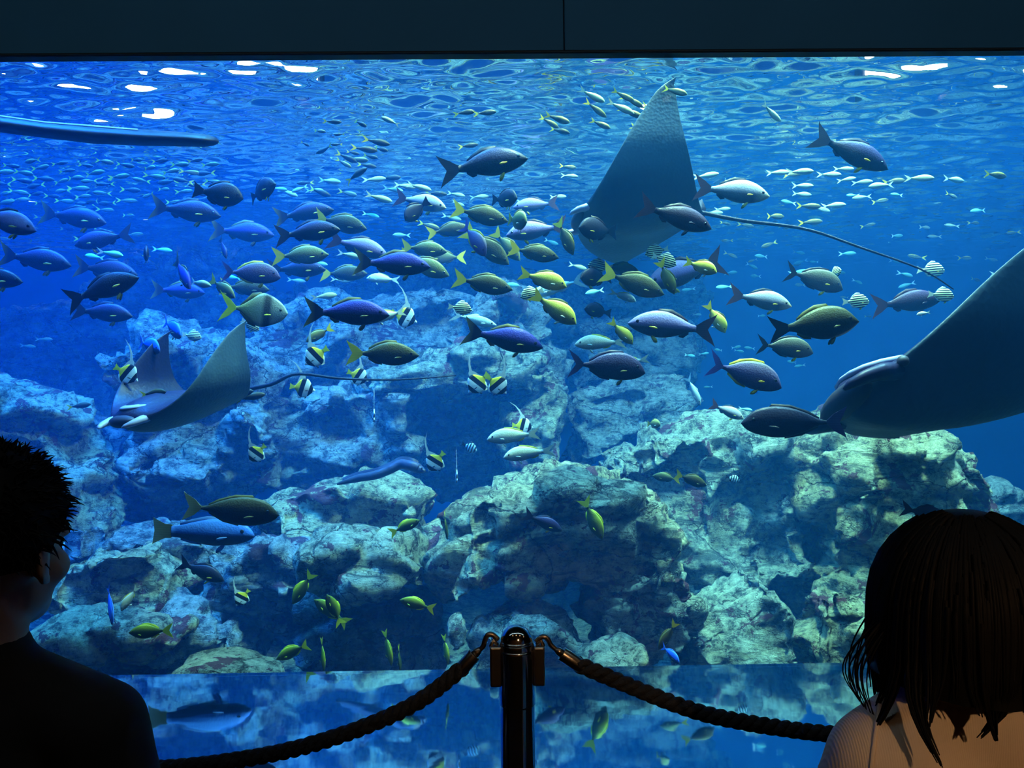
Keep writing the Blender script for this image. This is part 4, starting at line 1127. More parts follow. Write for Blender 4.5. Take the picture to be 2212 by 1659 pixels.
shoal([(1226,361,40),(1230,380,38),(1135,434,44),(1205,425,40),(975,470,44),(926,487,52),(868,508,42),(990,440,30)], ['schoolp', 'school'], 'strays before the ray', 'small pale yellow stray fish between the olive rabbitfish and the ray', (-25, 6))
shoal([(1680,373,52),(1728,371,60),(1712,378,40),(1790,377,52),(1828,388,40),(1862,393,44),(1822,365,44),(1732,402,52),(1730,420,48),(1525,380,56),(1745,446,58),(1800,444,54),(1672,468,54),(1750,480,54),(1862,426,40),(1905,400,56),(1540,460,44),(1560,452,36),(1930,392,54),(1985,385,60),(2060,388,56),(2150,378,64)],
      ['schoolp', 'school', 'schoolp'], 'pale shoal over the whip tail', 'small pale yellow fish in the shoal beyond the silver backed snapper', (-6, 6), mix=0.15)
right = scatter(40, 1560, 2200, 420, 620, 24, 44, 40) + scatter(16, 1480, 1900, 560, 700, 18, 32, 40)
shoal(right, ['schoolp', 'chromis', 'chromis', 'school'], 'faint far shoal', 'faint small fish scattered in the blue water around the whip tail', (-20, 12), mix=0.4)
shoal([(1490,768,26),(1520,764,24),(1553,756,24),(1590,750,26),(1596,758,22),(1620,752,26),(1530,836,20),(1712,782,28),(1728,790,24),(1610,884,30),(1660,655,24)], ['chromis'], 'tiny teal fish', 'tiny teal fish near the violet surgeonfish over the deep gap', (-12, 12), mix=0.5)
shoal([(755,551,56),(240,548,60),(205,555,50),(690,570,44),(1100,615,44),(1285,630,46),(1248,576,44),(1190,523,36),(700,640,58),(430,612,66),(350,540,46),(505,600,44),(640,606,40),(735,605,44),(800,465,40),(60,748,34),(95,733,34)],
      ['chromis', 'schoolp'], 'pale strays over the reef', 'small pale blue stray fish among the larger fish above the reef', (-14, 12), mix=0.3)
shoal([(462,810,62),(330,850,70),(520,850,66),(540,858,66),(170,877,50)], ['schoold'], 'brown strays by the small ray', 'small brownish fish beside the body of the small manta ray', (-4, 14), mix=0)
# ------------------------------------------------------------------ manta rays
M_DORSAL = fish_mat('dark_ray_back', [(0, (.010, .010, .02)), (1, (.022, .018, .06))], axis='X', lo=-.6, hi=.6, mottle=.2)
M_VENTRAL = fish_mat('blue_grey_ray_belly', [(0, (.02, .028, .04)), (.3, (.04, .07, .10)), (1, (.05, .09, .13))], axis='X', lo=-.6, hi=.4, mottle=.1)
M_RAYPALE = plain('pale_ray_shoulder', (.28, .28, .46), .5, var=.1)  # pale skin; on the shoulder it also paints light from above
M_MOUTH = plain('ray_mouth', (.02, .015, .03), .6)

def manta_mesh(name, flapL, flapR, span=1.0, curl=1.0, reach=.55, sweep=0.0):
    """disc and wings as one mesh: x forward, y to its left, z up. Unit length about the disc's chord."""
    nv, nu = 44, 22
    def edges(a):
        le = 0.46 - 0.10 * a - 0.40 * a ** 1.6
        te = -0.46 + 0.46 * a ** 0.85 - 0.09 * a ** 3
        if a > .9:
            k = (a - .9) / .1
            mid = (le + te) / 2 - .04 * k
            le, te = le + (mid - le) * k ** 2 * .92, te + (mid - te) * k ** 2 * .92
        return le - sweep * a ** 2.4, te - sweep * a ** 2.4
    rows = {}
    for sgn, flap in ((1, flapL), (-1, flapR)):
        y = z = 0.0
        prev = 0.0
        steps = nv // 2
        for i in range(steps + 1):
            a = i / steps
            ang = R(flap) * min(1.0, max(0.0, (a - .10) / .55)) ** curl
            y += math.cos((ang + prev) / 2) * span / steps if i else 0
            z += math.sin((ang + prev) / 2) * span / steps if i else 0
            prev = ang
            rows[sgn * i] = (sgn * y, z, sgn * ang, a)
    top, bot = {}, {}
    vs = []
    half = nv // 2
    for i in range(-half, half + 1):
        y, z, ang, a = rows[i]
        le, te = edges(a)
        for j in range(nu + 1):
            u = j / nu
            uu = 0.5 - 0.5 * math.cos(math.pi * u)
            x = le + (te - le) * uu
            foil = (math.sin(math.pi * uu ** 0.62)) ** 0.8 if 0 < uu < 1 else 0
            th = 0.016 * (1 - a) + 0.006 + 0.115 * math.exp(-(a / .20) ** 2) + 0.035 * math.exp(-(a / .5) ** 2)
            n = Vector((0, -math.sin(ang), math.cos(ang)))
            base = Vector((x, y, z))
            top[i, j] = len(vs)
            vs.append(base + n * th * foil * .75)
            if 0 < j < nu:
                bot[i, j] = len(vs)
                vs.append(base - n * th * foil * .65)
            else:
                bot[i, j] = top[i, j]
    fs, mi = [], []
    for i in range(-half, half):
        for j in range(nu):
            fs.append((top[i, j], top[i, j + 1], top[i + 1, j + 1], top[i + 1, j])); mi.append(0)
            fs.append((bot[i, j], bot[i + 1, j], bot[i + 1, j + 1], bot[i, j + 1])); mi.append(1)
    fs = [tuple(dict.fromkeys(f)) for f in fs]
    keep = [k for k, f in enumerate(fs) if len(f) > 2]
    me = mesh_from(name, vs, [fs[k] for k in keep])
    me.materials.append(M_DORSAL)
    me.materials.append(M_VENTRAL)
    me.polygons.foreach_set('material_index', [mi[k] for k in keep])
    return me

def manta(label, center, d, scale, side, tilt, yaw, roll, flapL, flapR, span, tail_px, head_pale=True, curl=1.0, reach=.55, sweep=.06, lean=0.0):
    e = empty('manta_ray')
    m = pose(side, tilt, yaw, roll, lean)
    W = Matrix.Translation(P(center[0], center[1], d)) @ m @ Matrix.Diagonal((scale, scale, scale, 1))
    e.matrix_world = W
    tag(e, label, 'manta ray')
    link('body', manta_mesh('manta_body', flapL, flapR, span, curl, reach, sweep), e)
    inv = W.inverted()
    for s in (1, -1):
        # cephalic lobe: a curled paddle in front of the mouth
        pts = [(.36, s * .15, .0), (.42, s * .155, -.005), (.47, s * .15, -.02), (.51, s * .13, -.035), (.525, s * .115, -.045)]
        v, f = tube(pts, [.034, .032, .026, .018, .006], 8)
        v = [Vector((p.x, p.y * 1.0, p.z * .75)) for p in v]
        link('cephalic_fin', mesh_from('cephalic_fin', v, f), e, M_RAYPALE if head_pale else M_DORSAL)
        bm = bmesh.new()
        bmesh.ops.create_uvsphere(bm, u_segments=10, v_segments=8, radius=.017)
        for q in bm.verts:
            q.co += Vector((.36, s * .188, .010))
        link('eye', bm_to_mesh(bm, 'eye', True), e, M_MOUTH)
    # mouth slot and pale shoulder patch; its paleness partly paints light from above
    bm = bmesh.new()
    bmesh.ops.create_uvsphere(bm, u_segments=16, v_segments=8, radius=1.0)
    for q in bm.verts:
        q.co = Vector((q.co.x * .05 + .44, q.co.y * .125, q.co.z * .040 - .008))
    link('mouth', bm_to_mesh(bm, 'mouth', True), e, M_MOUTH)
    bm = bmesh.new()
    bmesh.ops.create_uvsphere(bm, u_segments=20, v_segments=10, radius=1.0)
    for q in bm.verts:
        q.co = Vector((q.co.x * .20 + .235, q.co.y * .13, q.co.z * .028 + .066))
    link('shoulder_patch', bm_to_mesh(bm, 'shoulder_patch', True), e, M_RAYPALE)
    link('dorsal_fin', fin_mesh('ray_dorsal', [(-.34, .03), (-.40, .10), (-.46, .135), (-.475, .06), (-.46, .01)], 0, .006), e, M_DORSAL)
    tp = [inv @ P(x, y, dd) for x, y, dd in tail_px]
    n = 24
    dense = []
    for k in range(n + 1):
        u = k / n * (len(tp) - 1)
        i = min(int(u), len(tp) - 2)
        p0, p1, p2, p3 = tp[max(i - 1, 0)], tp[i], tp[i + 1], tp[min(i + 2, len(tp) - 1)]
        q = u - i
        dense.append(0.5 * ((2 * p1) + (p2 - p0) * q + (2 * p0 - 5 * p1 + 4 * p2 - p3) * q * q + (3 * p1 - p0 - 3 * p2 + p3) * q ** 3))
    v, f = tube(dense, [.016 * (1 - .75 * k / n) for k in range(n + 1)], 8)
    link('tail', mesh_from('tail', v, f), e, M_DORSAL)
    return e

manta('tall-winged manta ray with one wing raised to the surface', (1385, 470), 4.1, 0.72, 'L', -3, 8, -20, 72, 15, 1.02,
      [(1510, 458, 4.12), (1600, 476, 4.1), (1740, 495, 4.1), (1860, 535, 4.05), (1990, 582, 4.0), (2060, 625, 4.0)])
manta('small manta ray with both wings swept up in a U', (400, 882), 3.95, 0.74, 'L', -8, 58, 14, 92, 88, .80,
      [(470, 850, 4.22), (580, 832, 4.16), (640, 808, 4.15), (740, 818, 4.15), (860, 820, 4.2), (985, 811, 4.25)], curl=1.4, reach=.62, sweep=.18, lean=-12)
manta('huge dark manta ray filling the edge above the bob-haired visitor', (2092, 850), 3.75, 1.46, 'L', -2, 14, -32, 56, 20, .55,
      [(2440, 760, 3.9), (2520, 760, 3.9), (2620, 770, 3.9)], head_pale=False)
# a fourth ray seen edge-on: a long dark bar
e = empty('manta_ray', P(-160, 250, 3.7))
tag(e, 'ray seen edge-on as a long dark bar under the white surface glints', 'manta ray')
ctr = [(-420, 214), (-250, 238), (-100, 252), (0, 268), (100, 281), (200, 291), (300, 297), (400, 301), (440, 303.5), (460, 304.5), (469, 305), (473, 305.5)]
hw = [20, 22, 20, 18, 17, 19, 17, 15, 13.5, 10, 6, 1.5]
vs, fs = [], []
nk = 16
for (x, y), h in zip(ctr, hw):
    c0 = P(x, y, 3.7)
    r = h / FPX * 3.7
    vw = (c0 - CAMM.translation).normalized()
    hi_ = camR.cross(vw).normalized()
    for k in range(nk):
        a = 2 * math.pi * k / nk
        vs.append(c0 + hi_ * r * math.sin(a) + vw * (r * 5.0 * math.cos(a)) - e.location)
for i in range(len(ctr) - 1):
    for k in range(nk):
        a, b = i * nk + k, i * nk + (k + 1) % nk
        fs.append((a, b, b + nk, a + nk))
fs.append(tuple(range(nk)))
fs.append(tuple((len(ctr) - 1) * nk + k for k in range(nk)))
link('wing', mesh_from('wing', vs, fs), e, plain('black_violet_ray_wing', (.007, .006, .016), .5, spec=.15, var=.3))
vs2 = []  # highlight along the wing's top, put in as a paler strip
for (x, y), h in list(zip(ctr, hw))[:7]:
    c0 = P(x, y, 3.7)
    r = h / FPX * 3.7
    vw = (c0 - CAMM.translation).normalized()
    hi_ = camR.cross(vw).normalized()
    for k in range(9):
        a = math.pi * (.30 + .40 * k / 8)
        vs2.append(c0 + hi_ * r * (1.02 * math.sin(a) ** .9 + .05) + vw * (r * 4.6 * math.cos(a)) - e.location)
fs2 = [(i * 9 + k, i * 9 + k + 1, (i + 1) * 9 + k + 1, (i + 1) * 9 + k) for i in range(6) for k in range(8)]
link('top_highlight', mesh_from('top_highlight', vs2, fs2), e, plain('violet_wing_highlight', (.16, .13, .34), .5, var=.2))

# ------------------------------------------------------------------ moray eel on the ledge
M_EEL = fish_mat('blue_grey_eel_skin', [(0, (.03, .035, .05)), (.5, (.05, .06, .10)), (1, (.04, .05, .11))], axis='Z', lo=-.05, hi=.05, mottle=.5)
epx = [(728, 1046, 4.85), (770, 1034, 4.85), (812, 1026, 4.8), (842, 1014, 4.8), (866, 1003, 4.8), (890, 1006, 4.75), (905, 1013, 4.75), (918, 1018, 4.72)]
e = empty('moray_eel', P(820, 1026, 4.8))
tag(e, 'blue grey moray eel lying along the pale rock ledge', 'eel')
pts = [P(*q) - e.location for q in epx]
dense = []
for k in range(40):
    u = k / 39 * (len(pts) - 1)
    i = min(int(u), len(pts) - 2)
    p0, p1, p2, p3 = pts[max(i - 1, 0)], pts[i], pts[i + 1], pts[min(i + 2, len(pts) - 1)]
    q = u - i
    dense.append(0.5 * ((2 * p1) + (p2 - p0) * q + (2 * p0 - 5 * p1 + 4 * p2 - p3) * q * q + (3 * p1 - p0 - 3 * p2 + p3) * q ** 3))
rad = [smooth_interp([0, .15, .5, .75, .85, .93, 1], [.006, .022, .028, .030, .028, .017, .006], k / 39) for k in range(40)]
v, f = tube(dense, rad, 12)
link('body', mesh_from('eel_body', v, f), e, M_EEL)
v, f = [], []
for k in range(2, 34):
    for s_ in (1, -1):
        v.append(dense[k] + Vector((0, s_ * .003, rad[k] * .7)))
    v.append(dense[k] + Vector((0, 0, rad[k] + .016)))
for k in range(31):
    a = k * 3
    f += [(a, a + 3, a + 5, a + 2), (a + 1, a + 2, a + 5, a + 4)]
link('back_fin', mesh_from('eel_fin', v, f), e, FF['slate'])
bm = bmesh.new()
bmesh.ops.create_uvsphere(bm, u_segments=8, v_segments=6, radius=.006)
for q in bm.verts:
    q.co += dense[36] + Vector((0, -.020, .012))
link('eye', bm_to_mesh(bm, 'eye', True), e, M_EYE)

# ------------------------------------------------------------------ rope post
M_CHROME = plain('polished_steel', (.62, .56, .50), .10, 1.0)
M_BRASS = plain('dull_bronze_steel', (.34, .28, .22), .28, 1.0)
PD = 1.30
pb = P(1116, 1400, PD)
post = empty('rope_post', (pb.x, pb.y, 0))
tag(post, 'polished steel rope post with domed cap before the window', 'post')
zt = P(1116, 1388, PD).z
r0 = 37.5 / FPX * PD
def lathe(profile, seg=32):
    vs, fs = [], []
    for r, z in profile:
        for k in range(seg):
            a = 2 * math.pi * k / seg
            vs.append((r * math.cos(a), r * math.sin(a), z))
    for i in range(len(profile) - 1):
        for k in range(seg):
            a, b = i * seg + k, i * seg + (k + 1) % seg
            fs.append((a, b, b + seg, a + seg))
    fs.append(tuple(range(seg - 1, -1, -1)))
    fs.append(tuple((len(profile) - 1) * seg + k for k in range(seg)))
    return vs, fs
v, f = lathe([(r0, 0.02), (r0, 0.03), (r0, zt - .10), (r0, zt - .012), (r0, zt - .002), (r0 * .99, zt - .0005), (r0 * .97, zt)])
link('pole', mesh_from('pole', v, f), post, M_CHROME)
rd = r0 * .93
v, f = lathe([(rd * 1.04, zt - .001), (rd * 1.04, zt), (rd * 1.04, zt + .0022), (rd * 1.035, zt + .0028), (rd * 1.005, zt + .003)] + [(rd * math.cos(a), zt + .003 + rd * .98 * math.sin(a)) for a in [i / 16 * math.pi / 2 for i in range(16)]] + [(.0005, zt + .003 + rd * .98)])
link('domed_cap', mesh_from('domed_cap', v, f), post, M_CHROME)
v, f = lathe([(.16, 0), (.16, .012), (.14, .022), (.04, .034), (r0 * 1.05, .036), (r0 * 1.05, .05)])
link('base', mesh_from('base', v, f), post, M_CHROME)
v, f = lathe([(r0 * 1.03, zt - .096), (r0 * 1.06, zt - .094), (r0 * 1.06, zt - .092), (r0 * 1.06, zt - .014), (r0 * 1.06, zt - .011), (r0 * 1.03, zt - .009)])
link('collar', mesh_from('collar', v, f), post, M_CHROME)
px2m = PD / FPX
for s_, xo, xi, y0, y1 in ((-1, 1058, 1084, 1393, 1479), (1, 1176, 1152, 1393, 1477)):
    a = sorted((s_ * abs(xo - 1116) * px2m, s_ * abs(xi - 1116) * px2m))
    link('rope_bracket', box_mesh('rope_bracket', a[0], a[1], -.013, .013, P(xo, y1, PD).z, P(xo, y0, PD).z, .003, 3), post, M_BRASS)
    v, f = tube([Vector((s_ * (abs(xo - 1116) - 16) * px2m, 0, zt - .004)), Vector((s_ * (abs(xo - 1116) - 8) * px2m, 0, zt + .004)), Vector((s_ * (abs(xo - 1116) - 3) * px2m, 0, zt - .004)), Vector((s_ * (abs(xo - 1116) - 6) * px2m, 0, zt - .014))], .004, 8)
    link('eyelet', mesh_from('eyelet', v, f), post, M_BRASS)

# ------------------------------------------------------------------ ropes
M_ROPE = plain('black_twisted_cord', (.012, .012, .016), .85, var=.4, scale=60, bump=.6)
def catmull(pts, n):
    out = []
    for k in range(n + 1):
        u = k / n * (len(pts) - 1)
        i = min(int(u), len(pts) - 2)
        p0, p1, p2, p3 = pts[max(i - 1, 0)], pts[i], pts[i + 1], pts[min(i + 2, len(pts) - 1)]
        q = u - i
        out.append(0.5 * ((2 * p1) + (p2 - p0) * q + (2 * p0 - 5 * p1 + 4 * p2 - p3) * q * q + (3 * p1 - p0 - 3 * p2 + p3) * q ** 3))
    return out

def rope(label, hook_px, fer, path, dist):
    h = [P(x, y, PD) for x, y in hook_px]
    root = empty('barrier_rope', h[0])
    tag(root, label, 'rope', 'barrier ropes on the post')
    O = root.location.copy()
    v, f = tube([p - O for p in catmull(h, 24)], [.0042] * 25, 10)
    link('hook', mesh_from('hook', v, f), root, M_BRASS)
    a, b = P(*fer[0], PD), P(*fer[1], PD)
    ax = (b - a).normalized()
    rr = 15.5 * px2m
    v, f = tube([a - O, a + ax * .0006 - O, a + ax * .001 - O, b - ax * .001 - O, b - ax * .0006 - O, b - O], [rr * .9, rr * .99, rr, rr, rr * .99, rr * .9], 24)
    fo = link('ferrule', mesh_from('ferrule', v, f), root, M_BRASS)
    v, f = tube([a - ax * .012 - O, a - ax * .006 - O, a + ax * .001 - O], [.004, .0065, .0065], 12)
    link('ferrule_ring', mesh_from('ferrule_ring', v, f), root, M_BRASS)
    ctr = catmull([b - ax * .01] + [P(x, y, dd) for x, y, dd in path], 260)
    # three strands laid round each other
    R0, r1 = 9.0 * px2m, 9.6 * px2m
    for k in range(3):
        pts = []
        s = 0.0
        up = camU.copy()
        for i, p in enumerate(ctr):
            t_ = (ctr[min(i + 1, 260)] - ctr[max(i - 1, 0)]).normalized()
            side = t_.cross(up).normalized()
            up2 = side.cross(t_).normalized()
            if i:
                s += (p - ctr[i - 1]).length
            an = s / .052 * 2 * math.pi + k * 2 * math.pi / 3
            pts.append(p + (side * math.cos(an) + up2 * math.sin(an)) * R0 - O)
        v, f = tube(pts, r1, 8)
        link('strand', mesh_from('strand', v, f), root, M_ROPE)
    return root

rope('black twisted rope sagging towards the short-haired visitor', [(1076, 1382), (1064, 1371), (1053, 1372), (1047, 1384), (1044, 1395), (1034, 1406), (1028, 1411)],
     ((1026, 1413), (991, 1452)), [(900, 1518, PD), (760, 1580, PD), (600, 1626, PD), (400, 1656, PD), (200, 1664, PD), (0, 1650, PD), (-300, 1590, PD), (-600, 1450, PD)], PD)
rope('black twisted rope sagging towards the bob-haired visitor', [(1158, 1386), (1168, 1377), (1178, 1376), (1186, 1384), (1190, 1393), (1200, 1402), (1208, 1407)],
     ((1213, 1411), (1259, 1442)), [(1400, 1498, PD), (1520, 1541, PD), (1650, 1567, PD), (1790, 1585, PD), (1950, 1592, PD), (2150, 1580, PD), (2450, 1500, PD), (2700, 1390, PD)], PD)
# ------------------------------------------------------------------ visitors
M_SKIN = plain('skin', (.50, .30, .21), .55, var=.06)
M_HAIR = plain('black_hair', (.006, .005, .0045), .6, spec=.12, var=.3, scale=40)
M_JACKET = plain('black_jacket_cloth', (.010, .010, .012), .9, var=.2, scale=40)
M_TROUSER = plain('dark_trouser_cloth', (.015, .016, .022), .9, var=.2, scale=40)
M_SHOE = plain('dark_shoe_leather', (.02, .018, .016), .5)

def sweater_mat():
    t = NT('beige_knit')
    co = t.n('TexCoord').outputs['Object']
    wv = t.n('TexWave', ins={'Vector': co, 'Scale': 150.0, 'Distortion': 0.6, 'Detail': 1.0}, bands_direction='X')
    nz = t.n('TexNoise', ins={'Vector': co, 'Scale': 14.0, 'Detail': 4.0})
    col = t.mix(nz.outputs['Fac'], (.72, .55, .42), (.84, .66, .52))
    bp = t.n('Bump', ins={'Strength': .12, 'Distance': .003, 'Height': wv.outputs['Fac']})
    b = t.n('BsdfPrincipled', ins={'Base Color': col, 'Roughness': .9, 'Specular IOR Level': .15, 'Normal': bp.outputs[0]})
    t.link(b.outputs[0], t.out.inputs[0])
    return t.m

def ell(c, r, seg=20, rings=14):
    vs, fs = [], []
    for i in range(rings + 1):
        th = math.pi * i / rings
        for k in range(seg):
            a = 2 * math.pi * k / seg
            vs.append(Vector((c[0] + r[0] * math.sin(th) * math.cos(a), c[1] + r[1] * math.sin(th) * math.sin(a), c[2] + r[2] * math.cos(th))))
    for i in range(rings):
        for k in range(seg):
            a, b = i * seg + k, i * seg + (k + 1) % seg
            fs.append((a, a + seg, b + seg, b))
    return vs, fs

def chain(pts, rad, seg=12):
    """rounded limb through points with a radius at each"""
    parts = [tube(pts, rad, seg)]
    for p, r in zip(pts, rad):
        parts.append(ell(p, (r, r, r), seg, 8))
    return merge(parts)

def fuse(name, parts, voxel, iters=4):
    V, Fc = merge(parts)
    me = mesh_from(name + '_src', V, Fc)
    tmp = bpy.data.objects.new('tmp', me)
    C.objects.link(tmp)
    md = tmp.modifiers.new('r', 'REMESH')
    md.mode = 'VOXEL'
    md.voxel_size = voxel
    sm = tmp.modifiers.new('s', 'SMOOTH')
    sm.iterations = iters
    sm.factor = .5
    dg = bpy.context.evaluated_depsgraph_get()
    out = bpy.data.meshes.new_from_object(tmp.evaluated_get(dg))
    bpy.data.objects.remove(tmp)
    bpy.data.meshes.remove(me)
    out.name = name
    out.polygons.foreach_set('use_smooth', [True] * len(out.polygons))
    return out

def head_parts(hc, s=1.0, turn=0.0):
    """a head about its centre; +y is where the face looks, turned by `turn` about z"""
    rot = Matrix.Rotation(turn, 3, 'Z')
    def E(c, r, sg=18):
        v, f = ell((0, 0, 0), [q * s for q in r], sg, 12)
        return [rot @ (p + Vector(c) * s) + hc for p in v], f
    ps = [E((0, -.008, .022), (.074, .092, .088)), E((0, .020, -.045), (.056, .066, .062)), E((0, .050, -.075), (.036, .036, .034)),
          E((0, .086, -.020), (.011, .018, .022)), E((0, .100, -.030), (.012, .013, .010)), E((.030, .072, .012), (.026, .016, .010)), E((-.030, .072, .012), (.026, .016, .010)),
          E((0, .080, -.058), (.022, .012, .006)), E((0, .078, -.066), (.020, .012, .006)), E((.040, .050, -.030), (.024, .03, .026)), E((-.040, .050, -.030), (.024, .03, .026))]
    for sd in (1, -1):
        v, f = ell((0, 0, 0), (.007 * s, .019 * s, .031 * s), 12, 8)
        rr = Matrix.Rotation(sd * .45, 3, 'Z') @ Matrix.Rotation(-.15, 3, 'X')
        ps.append(([rot @ (rr @ p + Vector((sd * .080, -.008, -.010)) * s) + hc for p in v], f))
        v, f = ell((0, 0, 0), (.007 * s, .010 * s, .011 * s), 10, 6)
        ps.append(([rot @ (p + Vector((sd * .077, -.002, -.034)) * s) + hc for p in v], f))
    return ps

def hand_parts(w, fwd, up, s=1.0, sd=1):
    """palm and five bent fingers from the wrist w"""
    f, u = fwd.normalized(), up.normalized()
    r = f.cross(u).normalized()
    def pt(a, b, c): return w + (f * a + r * b + u * c) * s
    ps = [chain([pt(0, 0, 0), pt(.03, 0, 0)], [.019 * s, .022 * s])]
    for k, (b, ln) in enumerate(((-.030, .062), (-.010, .072), (.010, .068), (.028, .052))):
        ps.append(chain([pt(.01, b * .6, 0), pt(.055, b, .004)], [.014 * s, .010 * s], 8))
        ps.append(chain([pt(.055, b, .004), pt(.055 + ln * .45, b * 1.05, -.002), pt(.055 + ln * .78, b * 1.05, -.018), pt(.055 + ln * .92, b * 1.05, -.036)], [.0095 * s, .0088 * s, .0082 * s, .0068 * s], 8))
    t = -sd
    ps.append(chain([pt(.010, t * .018, 0), pt(.034, t * .042, -.010), pt(.058, t * .052, -.022), pt(.074, t * .050, -.032)], [.012 * s, .0105 * s, .0095 * s, .0075 * s], 8))
    return ps

def person(label, head_px, d, top_px, facing, head_turn, H, sh_half, cloth_m, cloth_name, arms, hair_fn, head_scale=1.0, sh_drop=.165, girth=1.0):
    hc_w = P(head_px[0], head_px[1], d)
    base = Vector((hc_w.x, hc_w.y, 0))
    root = empty('person', base)
    root.rotation_euler = (0, 0, facing)
    tag(root, label, 'person')
    hz = hc_w.z
    hc = Vector((0, 0, hz))
    sh_z = hz - sh_drop
    hip_z = H * .50
    g = girth
    def torso(k):
        c = []
        for sx in (-1, 1):
            c.append(chain([Vector((sx * .055 * g, -.01, hip_z)), Vector((sx * .050 * g, 0, hip_z + (sh_z - hip_z) * .35)), Vector((sx * .062 * g, .0, hip_z + (sh_z - hip_z) * .72)), Vector((sx * .055 * g, -.008, sh_z - .035))],
                           [.088 * g + k, .080 * g + k, .088 * g + k, .062 * g + k], 16))
            c.append(chain([Vector((sx * .03, -.01, sh_z + .004)), Vector((sx * (sh_half - .042), -.012, sh_z - .040))], [.044 * g + k, .047 * g + k], 14))
        return c
    def arm(sx, k, upto=1.0):
        (ex, ey, ez), (wx, wy, wz) = arms
        s = Vector((sx * (sh_half - .042), -.012, sh_z - .040))
        el = Vector((sx * ex, ey, sh_z + ez))
        wr = Vector((sx * wx, wy, sh_z + wz))
        return chain([s, s.lerp(el, .5), el, el.lerp(wr, .5), el.lerp(wr, upto)], [.046 * g + k, .042 * g + k, .036 * g + k, .033 * g + k, .026 * g + k], 12), wr, (wr - el)
    def leg(sx, k):
        return chain([Vector((sx * .068 * g, -.01, hip_z)), Vector((sx * .075, .0, hip_z * .74)), Vector((sx * .078, .008, hip_z * .52)), Vector((sx * .080, -.008, hip_z * .30)), Vector((sx * .082, -.012, .075))],
                     [.078 * g + k, .068 * g + k, .050 * g + k, .047 * g + k, .034 * g + k], 12)
    neck = chain([Vector((0, -.012, sh_z - .01)), Vector((0, -.010, hz - .055 * head_scale)), Vector((0, -.006, hz - .03))], [.050 * g, .044 * g, .044 * g], 14)
    parts = torso(-.006) + [neck] + head_parts(hc, head_scale, head_turn)
    for sx in (-1, 1):
        a, wr, dr = arm(sx, -.006)
        parts.append(a)
        parts += hand_parts(wr, dr, Vector((0, -.2, 1)), .9, sx)
        parts.append(leg(sx, -.006))
        parts.append(chain([Vector((sx * .082, -.02, .045)), Vector((sx * .085, .10, .028))], [.030, .024], 10))
    link('body', fuse('body', parts, .0065, 3), root, M_SKIN)
    # clothing over the body
    cl = torso(.012)
    for sx in (-1, 1):
        cl.append(arm(sx, .012, .94)[0])
    cl.append(chain([Vector((0, -.012, sh_z + .010)), Vector((0, -.010, sh_z + .042))], [.058 * g, .054 * g], 14))
    link(cloth_name, fuse(cloth_name, cl, .008, 5), root, cloth_m)
    tr = [leg(-1, .010), leg(1, .010), chain([Vector((-.05, -.01, hip_z + .02)), Vector((.05, -.01, hip_z + .02))], [.098 * g, .098 * g], 14)]
    link('trousers', fuse('trousers', tr, .010, 3), root, M_TROUSER)
    for sx in (-1, 1):
        link('shoe', fuse('shoe', [chain([Vector((sx * .082, -.035, .042)), Vector((sx * .085, .05, .040)), Vector((sx * .087, .125, .034))], [.040, .040, .032], 12)], .008, 2), root, M_SHOE)
        rot = Matrix.Rotation(head_turn, 3, 'Z')
        v, f = ell((0, 0, 0), (.012, .012, .012), 10, 8)
        link('eye', mesh_from('eye', [rot @ (p + Vector((sx * .030, .072, -.003)) * head_scale) + hc for p in v], f), root, M_EYE)
    hair_fn(root, hc, head_scale, head_turn)
    return root

def short_hair(root, hc, s, turn):
    rot = Matrix.Rotation(turn, 3, 'Z')
    rnd = random.Random(3)
    parts = []
    # cap following the skull, open at the face and above the neck
    vs, fs = [], []
    nr, nk = 16, 36
    for i in range(nr + 1):
        for k in range(nk):
            a = 2 * math.pi * k / nk                      # 0 = its left side, pi/2 = face
            front = max(0.0, math.sin(a))
            lim = 1.98 - .92 * front ** .7
            th = lim * i / nr
            wob = 1 + .03 * noise.noise(Vector((math.cos(a) * 3, math.sin(a) * 3, th * 4)))
            vs.append(Vector((.088 * math.sin(th) * math.cos(a), -.010 + .106 * math.sin(th) * math.sin(a), .026 + .106 * math.cos(th))) * wob)
    for i in range(nr):
        for k in range(nk):
            a, b = i * nk + k, i * nk + (k + 1) % nk
            fs.append((a, a + nk, b + nk, b))
    parts.append((vs, fs))
    for _ in range(1500):
        a = rnd.uniform(0, 2 * math.pi)
        front = max(0.0, math.sin(a))
        lim = 1.95 - .92 * front ** .7
        th = lim * rnd.random() ** .55
        n = Vector((math.sin(th) * math.cos(a), math.sin(th) * math.sin(a), math.cos(th)))
        p = Vector((.086 * n.x, -.010 + .104 * n.y, .026 + .104 * n.z))
        dirn = (n + Vector((rnd.gauss(0, .35), rnd.gauss(0, .35), -.35 + rnd.gauss(.1, .35)))).normalized()
        ln = rnd.uniform(.008, .024)
        dn = Vector((rnd.gauss(0, .3), rnd.gauss(0, .3), -.6))
        parts.append(tube([p, p + dirn * ln * .6, p + dirn * ln + dn * ln * .25], [.0022, .0014, .0003], 3, False))
    V, Fc = merge(parts)
    link('hair', mesh_from('hair', [rot @ (p * s) + hc for p in V], Fc), root, M_HAIR)

